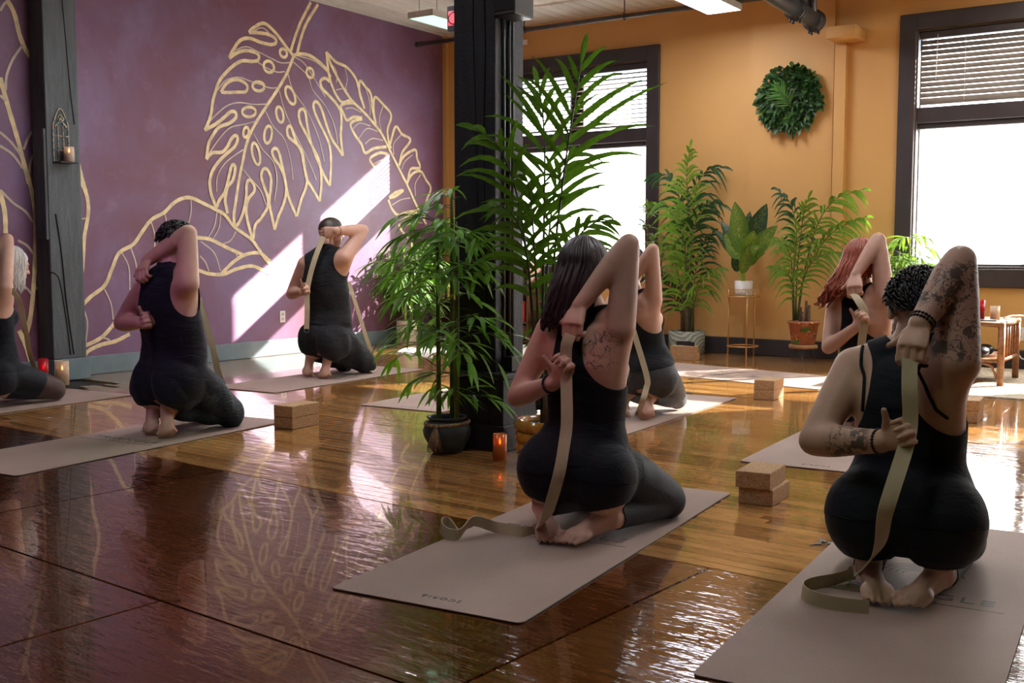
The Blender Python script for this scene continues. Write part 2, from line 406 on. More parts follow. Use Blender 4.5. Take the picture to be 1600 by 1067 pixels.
slat_lab = {1: 'dark slatted blind in the upper light of the window by the purple wall', 2: 'dark slatted blind in the upper light of the window right of the wreath', 3: 'dark slatted blind in the window over the right end of the ochre wall'}
for wi, (a, b) in enumerate(WIN, 1):
    w = empty('window_%d' % wi, ((a + b) / 2, YY, Z0)); setp(w, kind='structure')
    cx = (a + b) / 2; hw = (b - a) / 2; H = ZT - Z0
    L = lambda x0, y0, z0, x1, y1, z1: bevbox(x0 - cx, y0, z0 - Z0, x1 - cx, y1, z1 - Z0, 0.006, 1)
    cw = 0.145
    mo('casing', join(L(a - cw, -0.035, Z0 - cw, a, 0.0, ZT + cw), L(b, -0.035, Z0 - cw, b + cw, 0.0, ZT + cw), L(a, -0.035, ZT, b, 0, ZT + cw), L(a, -0.035, Z0 - cw - 0.02, b, 0, Z0)), M_WINFR, w, smooth=False)
    mo('jamb', join(L(a, 0, Z0, a + 0.012, WT, ZT), L(b - 0.012, 0, Z0, b, WT, ZT), L(a, 0, ZT - 0.012, b, WT, ZT), L(a, 0, Z0, b, WT, Z0 + 0.02)), M_WINFR, w, smooth=False)
    mo('transom', join(L(a, 0.02, ZM0 + 0.05, b, 0.16, ZM1), L(a, 0.05, ZM0, b, 0.14, ZM0 + 0.05)), M_WINFR, w, smooth=False)
    # sash bars: one upright in the upper light, a thin joint in the lower one
    xm = -6.13 if wi == 1 else cx
    if wi > 1:
        for q in (1, 2): mo('sash_upright', join(L(a + (b - a) * q / 3 - 0.05, 0.10, ZM1, a + (b - a) * q / 3 + 0.05, 0.16, ZT), L(a + (b - a) * q / 3 - 0.04, 0.10, Z0, a + (b - a) * q / 3 + 0.04, 0.16, ZM0)), M_WINFR, w, smooth=False)
    mo('sash_frame', join(*([L(xm - 0.085, 0.10, ZM1, xm + 0.085, 0.16, ZT)] if wi == 1 else []), L(a, 0.1, ZM1, a + 0.02, 0.15, ZT), L(b - 0.02, 0.1, ZM1, b, 0.15, ZT), L(a, 0.1, ZT - 0.03, b, 0.15, ZT),
                          L(a, 0.1, Z0, a + 0.02, 0.15, ZM0), L(b - 0.02, 0.1, Z0, b, 0.15, ZM0), L(a, 0.1, Z0, b, 0.15, Z0 + 0.04)), M_WINFR, w, smooth=False)
    if wi == 1: mo('glazing_joint', L(xm + 0.06, 0.115, Z0, xm + 0.068, 0.135, ZM0), M_STEEL, w, smooth=False)
    mo('lower_pane', box(a - cx, 0.122, 0, b - cx, 0.126, ZM0 - Z0), M_CLEAR, w, smooth=False)
    mo('privacy_film', ([(a - cx, 0.1215, 0), (b - cx, 0.1215, 0), (b - cx, 0.1215, ZM0 - Z0), (a - cx, 0.1215, ZM0 - Z0)], [(0, 1, 2, 3)]), M_HAZE, w, smooth=False)['label'] = 'hazy wired privacy film on the lower pane'
    mo('upper_pane', box(a - cx, 0.122, ZM1 - Z0, b - cx, 0.126, H), M_CLEAR, w, smooth=False)
    # venetian blind in the upper light
    bl = empty('venetian_blind', (cx, YY + 0.055, ZT), 0, slat_lab[wi], 'blind')
    mo('headrail', bevbox(-hw + 0.02, -0.03, -0.075, hw - 0.02, 0.03, -0.015, 0.004), M_WINFR, bl, smooth=False)
    sm = mkmesh('slat', *bevbox(-hw + 0.03, -0.024, -0.0018, hw - 0.03, 0.024, 0.0018, 0.001, 1), smooth=False); sm.materials.append(M_SLAT)
    n = 12
    for k in range(n):
        o = bpy.data.objects.new('slat', sm); COL.objects.link(o); o.parent = bl; o.location = (0, 0, -0.105 - k * 0.0465)
        o.rotation_euler = (math.radians((22 if k > 3 else 27) if wi == 1 else 62), 0, 0)
    mo('bottom_rail', bevbox(-hw + 0.03, -0.024, -0.655, hw - 0.03, 0.024, -0.638, 0.003), M_SLAT, bl, smooth=False)
    for s in (-0.72, 0.02, 0.74):
        mo('ladder_cord', tube([(s * hw, -0.026, -0.02), (s * hw, -0.026, -0.64)], 0.0018, 5), M_WHITE, bl)
    if wi > 1: mo('tilt_wand', tube([(-hw * 0.88, -0.04, -0.05), (-hw * 0.885, -0.045, -0.44)], 0.004, 6), M_WHITE, bl)

# ------------------------------------------------------------------ gold mural on the purple wall
def c0(p): return (p[0] / 3.557, p[1] / 3.557)
def c2_(p): return (300 + p[0] / 3.557, p[1] / 3.557)
def c3_(p): return (p[0] / 3.557, 280 + p[1] / 3.557)
def c4_(p): return (300 + p[0] / 3.557, 280 + p[1] / 3.557)
NSTR = [0]
def stroke(pts, f, w, sub=5, close=False):
    NSTR[0] += 1
    P = [gx(*f(p), PX) for p in pts]
    if close: P.append(P[0])
    P = spline(P, max(6, sub * len(P)))
    P[:, 0] = PX + 0.0012 + 0.0004 * (NSTR[0] % 7) + np.linspace(0, 0.0016, len(P)); T = np.gradient(P, axis=0); Wd = np.cross(T, (1, 0, 0))
    wob = w * (1 + 0.05 * np.sin(np.arange(len(P)) * 1.7 + len(pts)))
    return ribbon(P, wob, Wd, 0.0010)
def ell(cx, cy, rx, ry, rot=0, n=12):
    r = math.radians(rot)
    return [(cx + rx * math.cos(t) * math.cos(r) - ry * math.sin(t) * math.sin(r), cy + rx * math.cos(t) * math.sin(r) + ry * math.sin(t) * math.cos(r)) for t in np.linspace(0, 2 * math.pi, n, endpoint=False)]
def d4(L): return [(x, y + 996) for x, y in L]      # lower crop points expressed in the upper crop
WK = 0.033
mon = [stroke(p, c2_, WK) for p in [
 [(660, 12), (600, 130), (560, 240), (548, 285)], [(700, 24), (635, 130), (605, 210), (582, 300)],
 [(562, 308), (530, 270), (470, 190), (420, 140), (388, 130), (352, 147), (318, 178), (360, 182), (420, 190), (460, 213), (466, 236), (440, 248), (380, 235), (320, 213), (270, 222), (235, 265), (207, 320), (240, 298), (290, 281), (345, 290), (370, 310), (364, 335), (330, 341), (280, 338), (235, 360), (190, 400), (150, 450), (125, 520), (112, 570), (105, 630), (85, 690), (68, 722)],
 [(68, 722), (130, 690), (180, 650), (215, 620), (240, 625), (243, 652), (205, 685), (150, 705), (115, 750), (90, 800), (78, 885)],
 [(78, 885), (110, 850), (165, 845), (195, 815), (215, 775), (240, 752), (253, 772), (235, 815), (190, 855), (145, 900), (112, 950), (98, 1000), (97, 1030), (105, 1080), (120, 1120), (134, 1150), (150, 1112), (185, 1055), (215, 930), (230, 915), (238, 935), (225, 1000), (196, 1040), (182, 1110), (188, 1150), (196, 1186)],
 [(562, 308), (600, 300), (650, 308), (700, 340), (745, 385), (768, 430)],
 [(765, 455), (740, 435), (714, 450), (722, 490), (760, 530), (800, 575), (825, 620), (830, 680), (826, 760), (838, 866)],
 [(838, 866), (812, 825), (775, 770), (745, 690), (720, 610), (692, 565), (674, 578), (680, 620), (705, 680), (735, 740), (763, 810), (771, 900), (765, 1032)],
 [(765, 1032), (738, 985), (700, 900), (662, 800), (640, 700), (627, 620), (606, 606), (592, 630), (600, 680), (630, 740), (665, 810), (700, 880), (715, 950), (717, 1030), (708, 1118)],
 [(708, 1118), (690, 1085), (660, 1035), (632, 980), (612, 850), (578, 790), (548, 704), (527, 715), (534, 760), (580, 800), (608, 850), (622, 930), (638, 1000), (625, 1060), (605, 1110), (580, 1202)],
 [(580, 1202), (555, 1146), (530, 1076), (512, 980), (482, 850), (460, 824), (443, 842), (455, 880), (490, 930), (515, 1000), (522, 1067), (505, 1140), (480, 1200), (457, 1276)],
 [(457, 1276), (442, 1200), (428, 1126), (436, 1040), (436, 985), (415, 940), (393, 942), (383, 980), (400, 1040), (420, 1100), (418, 1150), (380, 1215), (350, 1250), (337, 1330)],
 [(337, 1330), (318, 1270), (300, 1180), (310, 1110), (345, 1060), (338, 1020), (318, 1000), (302, 1020), (300, 1090), (285, 1170), (262, 1230), (240, 1260)],
 [(565, 312), (530, 400), (480, 490), (420, 580), (350, 690), (305, 790), (280, 900), (260, 1000), (248, 1080), (232, 1190), (234, 1256)]]]
for e in [ell(507, 295, 19, 24, -25), ell(426, 371, 27, 33, -30), ell(368, 480, 33, 25, 10), ell(315, 622, 38, 27), ell(298, 735, 15, 28, 8), ell(654, 405, 19, 27, -18), ell(546, 530, 22, 52, -22),
          ell(487, 637, 19, 44, -12), ell(421, 748, 21, 48, 6), ell(354, 855, 20, 62, -12)]:
    mon.append(stroke(e, c2_, WK * 0.9, 4, True))
mon.append(stroke([(160, 512), (185, 470), (225, 445), (270, 448), (305, 475), (298, 508), (250, 512), (190, 514)], c2_, WK * 0.9, 4, True))
mo('monstera_leaf_line', join(*mon), M_GOLD, wall_left, smooth=False)['label'] = 'gold outline of a monstera leaf'
ban = [stroke(p, c2_, WK * 0.95) for p in [
 [(745, 290), (790, 400), (880, 550), (960, 630), (1050, 740), (1110, 860), (1160, 960), (1200, 1040), (1245, 1140), (1300, 1246)],
 [(745, 290), (752, 360), (762, 430), (790, 510), (830, 568), (870, 560), (897, 566)], [(897, 572), (850, 575), (826, 592), (845, 640), (862, 668), (900, 650), (945, 656)],
 [(945, 662), (900, 672), (880, 695), (905, 750), (940, 800), (962, 850), (1010, 825), (1080, 815)], [(1085, 855), (1040, 850), (988, 882), (1010, 925), (1032, 950)],
 [(745, 290), (800, 345), (860, 375), (910, 440), (932, 520), (957, 605)], [(957, 600), (930, 520), (932, 450), (960, 480), (992, 522), (1000, 600), (1020, 690)],
 [(1020, 690), (1008, 610), (1015, 540), (1060, 580), (1105, 640), (1085, 720), (1090, 780), (1105, 825)], [(1100, 800), (1130, 704), (1165, 745), (1212, 778), (1165, 850), (1150, 922)],
 [(1150, 915), (1180, 865), (1240, 832), (1250, 880), (1266, 932), (1215, 940), (1195, 1020)], [(1197, 1010), (1225, 965), (1270, 952), (1300, 1000), (1326, 1048), (1300, 1126), (1288, 1226)],
 [(1095, 1098), (1130, 1070), (1172, 1058), (1130, 1090), (1095, 1100)], [(1090, 1110), (1110, 1160), (1145, 1196), (1190, 1180), (1250, 1172)], [(1250, 1180), (1190, 1205), (1150, 1245), (1170, 1290), (1200, 1320)]]]
mo('banana_leaf_line', join(*ban), M_GOLD, wall_left, smooth=False)['label'] = 'gold outline of a split banana leaf'
br = [stroke(p, c3_, WK) for p in [
 [(445, 715), (500, 655), (580, 590), (620, 500), (660, 410), (740, 360), (790, 290), (840, 225), (910, 185), (960, 135), (1010, 107), (1060, 103), (1120, 130), (1200, 170), (1250, 200), (1300, 265), (1390, 330), (1430, 380), (1470, 440), (1500, 470)],
 [(450, 935), (560, 880), (640, 790), (700, 680), (760, 590), (830, 520)], [(462, 995), (490, 955), (560, 920), (640, 900), (720, 860)],
 [(1020, 320), (1100, 325), (1170, 335), (1260, 380), (1360, 425)], [(1230, 525), (1290, 465), (1360, 420), (1440, 410), (1500, 455)],
 [(1020, 480), (1100, 505), (1160, 525), (1240, 528), (1310, 500), (1390, 482), (1450, 500), (1500, 525)],
 [(440, 0), (478, 80), (490, 180), (468, 320), (460, 450), (445, 610)]]]
br += [stroke(p, c3_, WK * 1.15) for p in [[(150, -30), (180, 90), (195, 220), (195, 400), (185, 600), (165, 780), (135, 890)], [(105, 840), (140, 920), (168, 1010)], [(0, 70), (25, 180), (30, 300)]]]
br += [stroke(p, c0, WK * 1.15) for p in [[(40, 0), (80, 80), (110, 200), (150, 290), (222, 392)], [(0, 430), (40, 580), (90, 750), (130, 900), (160, 1020)], [(426, 880), (450, 980), (475, 1067)]]]
mo('branch_line', join(*br), M_GOLD, wall_left, smooth=False)['label'] = 'gold painted branches'
th = [stroke(p, c3_, 0.012) for p in [[(840, 240), (860, 320), (855, 410)], [(915, 190), (925, 250), (925, 310)], [(1060, 115), (1060, 180), (1045, 255)], [(725, 375), (755, 470), (757, 560)], [(675, 405), (715, 490), (720, 615)],
 [(580, 610), (615, 690), (628, 780)], [(465, 720), (485, 800), (475, 910)], [(1205, 180), (1190, 260), (1155, 325)], [(1225, 190), (1215, 270), (1180, 335)], [(1310, 290), (1280, 340), (1235, 360)], [(1115, 345), (1190, 410), (1225, 510)], [(1110, 425), (1140, 460), (1160, 510)],
 [(1300, 400), (1315, 420), (1320, 440)], [(435, 228), (455, 220), (478, 218)], [(560, 880), (590, 885), (615, 900)], [(770, 580), (790, 565), (815, 560)]]]
th += [stroke(p, c3_, 0.02) for p in [[(0, 60), (70, 130), (140, 180), (182, 240)], [(198, 195), (215, 165), (238, 148)], [(205, 370), (222, 340), (245, 320)], [(100, 340), (150, 370), (185, 415)], [(200, 610), (220, 590), (250, 570)], [(95, 585), (145, 605), (175, 640)]]]
th += [stroke(p, c0, 0.02) for p in [[(125, 250), (70, 330), (35, 420), (30, 500)], [(42, 5), (20, 25), (0, 60)], [(222, 686), (165, 750), (130, 830)], [(222, 812), (175, 880), (160, 960)], [(0, 735), (60, 790), (112, 860)], [(0, 810), (70, 860), (125, 935)], [(0, 530), (15, 545), (32, 560)]]]
th += [stroke(p, c2_, 0.012) for p in [[(470, 340), (430, 320), (370, 290), (300, 260), (235, 280)], [(545, 348), (500, 350), (470, 342)], [(515, 398), (470, 400), (410, 375), (365, 345)], [(478, 488), (430, 488), (380, 470), (320, 450), (260, 430), (190, 445), (140, 500)],
 [(420, 578), (340, 580), (260, 570), (190, 590), (120, 650), (78, 700)], [(370, 670), (290, 690), (210, 710), (150, 770), (95, 850)], [(295, 825), (240, 860), (180, 910), (140, 980), (135, 1067)], [(280, 940), (330, 1000), (380, 1060), (410, 1140)], [(340, 740), (390, 830), (450, 900), (470, 1000), (455, 1120)],
 [(410, 620), (450, 700), (510, 770), (545, 880), (560, 1000)], [(485, 505), (510, 600), (560, 720), (640, 880), (690, 1000)], [(530, 400), (560, 500), (640, 620), (700, 760), (735, 900)], [(558, 340), (640, 420), (670, 500), (740, 590), (790, 700), (808, 800)], [(565, 315), (620, 350), (680, 440), (740, 540)], [(585, 310), (680, 340), (760, 410)],
 [(330, 180), (390, 155), (450, 210)], [(760, 350), (790, 375), (805, 420), (800, 460)], [(800, 500), (840, 492), (860, 500)], [(850, 605), (890, 600), (940, 625)], [(890, 720), (930, 685), (990, 700)], [(925, 770), (970, 715), (1030, 730)], [(960, 800), (1000, 770), (1060, 780)], [(1010, 910), (1050, 890), (1090, 895)],
 [(850, 380), (862, 440), (850, 500)], [(960, 480), (985, 560), (990, 640)], [(1060, 590), (1040, 660), (1050, 730)], [(1160, 750), (1120, 800), (1120, 860)], [(1225, 860), (1180, 900), (1165, 940)], [(1270, 970), (1240, 1020), (1240, 1090)], [(1110, 1140), (1160, 1110), (1210, 1100)], [(1180, 1260), (1230, 1235), (1280, 1240)]]]
mo('fine_vein_line', join(*th), M_GOLDTHIN, wall_left, smooth=False)['label'] = 'thin pale gold vein lines'

# ------------------------------------------------------------------ timber posts
def chamf(x0, y0, z0, x1, y1, z1, b): return bevbox(x0, y0, z0, x1, y1, z1, b, 2)
pr = empty('timber_post', (-3.225, 4.63, 0), 0, 'tall black timber post with plinth standing beside the bamboo pot', 'post')
mo('shaft', chamf(-0.168, -0.128, 0.38, 0.088, 0.128, CZ, 0.006), M_POST, pr, smooth=False)
mo('plinth', join(chamf(-0.158, -0.162, 0, 0.158, 0.162, 0.36, 0.006), chamf(-0.168, -0.172, 0.36, 0.168, 0.172, 0.395, 0.008), chamf(-0.17, -0.174, 0, 0.17, 0.174, 0.13, 0.006)), M_POST, pr, smooth=False)
g1 = tube(spline([(-0.09, -0.1285, 3.5), (-0.07, -0.1285, 2.9), (0.0, -0.1285, 2.5), (0.03, -0.1285, 2.1), (0.02, -0.1285, 1.5), (0.04, -0.1285, 0.5)], 30), 0.004, 5)
g2 = tube(spline([(-0.02, -0.1285, 2.6), (-0.045, -0.1285, 2.2), (-0.03, -0.1285, 1.7), (-0.02, -0.1285, 1.2)], 20), 0.003, 5)
mo('drying_crack', join(g1, g2), plain('crack_black', (0.002, 0.002, 0.002), 0.9), pr)
pl_ = empty('wall_post', (-7.755, 5.135, 0), 0, 'slate grey rough timber post against the purple mural wall', 'post')
mo('shaft', chamf(-0.095, -0.145, 0.17, 0.095, 0.145, CZ, 0.008), M_POST2, pl_, smooth=False)
mo('plinth', chamf(-0.095, -0.155, 0, 0.115, 0.165, 0.17, 0.006), M_BASE_T, pl_, smooth=False)
mo('repair_block', chamf(-0.05, -0.168, 1.1, 0.09, -0.145, 1.95, 0.006), M_POST2, pl_, smooth=False)
k1 = tube(spline([(0.0955, -0.02, 3.4), (0.0955, 0.03, 2.9), (0.0955, 0.07, 2.3), (0.0955, 0.10, 2.0)], 24), 0.004, 5)
k2 = tube(spline([(0.0955, -0.09, 1.3), (0.0955, -0.05, 1.0), (0.0955, -0.02, 0.6), (0.0955, 0.03, 0.2)], 24), 0.006, 5)
k3 = tube(spline([(0.0955, -0.145, 0.85), (0.0955, -0.08, 0.8), (0.0955, -0.03, 0.5), (0.0955, 0.0, 0.2)], 20), 0.005, 5)
mo('drying_crack', join(k1, k2, k3), MATS['crack_black'], pl_)
# ================================================================== people
def capsule(p, q, r1, r2, n=16, k=5):
    p = np.asarray(p, float); q = np.asarray(q, float); d = q - p; L = np.linalg.norm(d)
    d = d / L if L > 1e-6 else np.array([0, 0, 1.0]); pts = []; rr = []
    for i in range(k):
        a = math.pi / 2 * (1 - (i + 0.15) / k); pts.append(p - d * r1 * math.sin(a)); rr.append(r1 * math.cos(a))
    for i in range(1, 5): pts.append(p + d * L * i / 5); rr.append(r1 + (r2 - r1) * i / 5)
    for i in range(k):
        a = math.pi / 2 * ((i + 0.85) / k - 0.85 / k); pts.append(q + d * r2 * math.sin(a)); rr.append(max(r2 * math.cos(a), 1e-4))
    u, w = frame(d); V = []; F = []
    for c, r in zip(pts, rr):
        for j in range(n):
            t = 2 * math.pi * j / n; V.append(c + r * (math.cos(t) * u + math.sin(t) * w))
    m = len(pts)
    for i in range(m - 1):
        for j in range(n):
            a, b = i * n + j, i * n + (j + 1) % n; F.append((a, b, b + n, a + n))
    F.append(tuple(range(n - 1, -1, -1))); F.append(tuple((m - 1) * n + j for j in range(n)))
    return V, F

def ellipsoid(c, ax, rad, n=18, m=12):
    """ax: three row vectors"""
    ax = np.asarray(ax, float); V = []; F = []
    for i in range(1, m):
        th = math.pi * i / m
        for j in range(n):
            ph = 2 * math.pi * j / n
            V.append(np.asarray(c) + ax[0] * rad[0] * math.sin(th) * math.cos(ph) + ax[1] * rad[1] * math.sin(th) * math.sin(ph) + ax[2] * rad[2] * math.cos(th))
    for i in range(m - 2):
        for j in range(n):
            a, b = i * n + j, i * n + (j + 1) % n; F.append((a, a + n, b + n, b))
    F.append(tuple(range(n))); F.append(tuple((m - 2) * n + j for j in range(n - 1, -1, -1)))
    return V, F

def loft(rings, n=28):
    """rings: (centre, lateral axis, depth axis, half width, half depth)"""
    V = []; F = []
    for c, u, w, a, b in rings:
        for j in range(n):
            t = 2 * math.pi * j / n; cs, sn = math.cos(t), math.sin(t)
            V.append(np.asarray(c) + u * a * math.copysign(abs(cs) ** 0.9, cs) + w * b * math.copysign(abs(sn) ** 0.9, sn))
    m = len(rings)
    for i in range(m - 1):
        for j in range(n):
            a, b = i * n + j, i * n + (j + 1) % n; F.append((a, b, b + n, a + n))
    F.append(tuple(range(n - 1, -1, -1))); F.append(tuple((m - 1) * n + j for j in range(n)))
    return V, F

def capd(P, p, q, r1, r2):
    p = np.asarray(p, float); q = np.asarray(q, float); d = q - p; L2 = max(d @ d, 1e-9)
    t = np.clip((P - p) @ d / L2, 0, 1); return np.linalg.norm(P - (p + t[:, None] * d), axis=1) - (r1 + (r2 - r1) * t)

def remesh(VF, voxel, smooth_it):
    m = mkmesh('tmp', VF[0], VF[1], False); o = bpy.data.objects.new('tmp', m); COL.objects.link(o)
    md = o.modifiers.new('r', 'REMESH'); md.mode = 'VOXEL'; md.voxel_size = voxel; md.adaptivity = 0
    if smooth_it:
        s = o.modifiers.new('s', 'SMOOTH'); s.factor = 0.5; s.iterations = smooth_it
    dg = bpy.context.evaluated_depsgraph_get(); dg.update()
    out = bpy.data.meshes.new_from_object(o.evaluated_get(dg))
    bpy.data.objects.remove(o); bpy.data.meshes.remove(m)
    return out

def mesh_arrays(m):
    n = len(m.vertices); V = np.empty(n * 3); m.vertices.foreach_get('co', V); V = V.reshape(-1, 3)
    N = np.empty(n * 3); m.vertices.foreach_get('normal', N); N = N.reshape(-1, 3)
    m.calc_loop_triangles(); T = np.empty(len(m.loop_triangles) * 3, dtype=np.int64); m.loop_triangles.foreach_get('vertices', T)
    return V, N, T.reshape(-1, 3)

def clip_tris(V, N, T, gf, off):
    """the part of a surface where gf > 0, pushed out along the normals by off"""
    Vo = V + N * (off[:, None] if np.ndim(off) else off)
    s = gf > 0; cnt = s[T].sum(1); newV = []; cache = {}; faces = [tuple(t) for t in T[cnt == 3]]
    base = len(V)
    def cutp(a, b):
        k = (a, b) if a < b else (b, a)
        if k not in cache:
            i, j = k; t = gf[i] / (gf[i] - gf[j]); cache[k] = base + len(newV); newV.append(Vo[i] * (1 - t) + Vo[j] * t)
        return cache[k]
    for t in T[(cnt == 1) | (cnt == 2)]:
        for r in range(3):
            a, b, c = t[r], t[(r + 1) % 3], t[(r + 2) % 3]
            if s[a] and not s[b] and not s[c]: faces.append((a, cutp(a, b), cutp(a, c))); break
            if s[a] and s[b] and not s[c]: faces.append((a, b, cutp(b, c), cutp(a, c))); break
    VV = np.vstack([Vo, np.array(newV)]) if newV else Vo
    used = np.zeros(len(VV), bool)
    for f in faces: used[list(f)] = True
    idx = np.cumsum(used) - 1
    return VV[used], [tuple(idx[i] for i in f) for f in faces]

# ---- skin, cloth and hair
def skin(name, c, tat=None):
    g = NG(name); v = g.coord(); f1 = g.noise(v, 9, 4); f2 = g.noise(v, 160, 2)
    col = g.ramp(f1, [(0.3, tuple(x * 0.88 for x in c)), (0.7, tuple(min(1, x * 1.08) for x in c))])
    if tat:
        at = g.n('ShaderNodeAttribute'); at.attribute_name = 'tattoo'
        cont = lambda s_, w_, o_: g.math('LESS_THAN', g.math('ABSOLUTE', g.math('SUBTRACT', g.noise(v, s_, 2, 0.5, 1.2), o_)), w_)
        line = g.math('MAXIMUM', cont(15, 0.014, 0.5), cont(24, 0.016, 0.45)); blob = g.math('GREATER_THAN', g.noise(v, 14, 5, 0.65), 0.545 if tat == 2 else 0.74)
        k = g.math('MULTIPLY', g.math('MULTIPLY', g.math('MAXIMUM', line, blob), at.outputs['Fac']), 0.78)
        col = g.mix(col, (0.022, 0.032, 0.034), k)
    g.set(color=col, rough=0.48, spec=0.35, normal=g.bump(f2, 0.06, 0.002), sss=0.06)
    g.b.inputs['Subsurface Radius'].default_value = (0.02, 0.008, 0.004); g.b.inputs['Subsurface Scale'].default_value = 0.5
    return g.m
def cloth(name, c, rough=0.75, wr=0.5, sc=9):
    if name in MATS: return MATS[name]
    g = NG(name); v = g.coord(scale=(1, 1, 2.6)); f1 = g.noise(v, sc, 4, 0.55, 1.0); f2 = g.noise(g.coord(), 420, 1)
    col = g.ramp(f1, [(0.3, tuple(x * 0.85 for x in c)), (0.7, tuple(x * 1.15 for x in c))])
    n1 = g.bump(f1, wr, 0.016); g.set(color=col, rough=rough, sheen=0.04, spec=0.2, normal=g.bump(f2, 0.15, 0.002, n1)); MATS[name] = g.m; return g.m
def hairmat(name, c, c2):
    g = NG(name); v = g.coord(scale=(1, 1, 0.12)); f1 = g.noise(v, 120, 3, 0.6); f2 = g.noise(g.coord(), 6, 2)
    col = g.mix(g.ramp(f1, [(0.3, c), (0.7, c2)]), g.ramp(f2, [(0.3, (0.75, 0.75, 0.75)), (0.7, (1, 1, 1))]), 1.0, 'MULTIPLY')
    g.set(color=col, rough=0.42, spec=0.5, normal=g.bump(f1, 0.35, 0.003)); return g.m

JN = ['pel', 'waist', 'chest', 'neck', 'head', 'shL', 'elL', 'wrL', 'knL', 'shR', 'elR', 'wrR', 'knR', 'hipL', 'kneL', 'anL', 'toL', 'hipR', 'kneR', 'anR', 'toR']

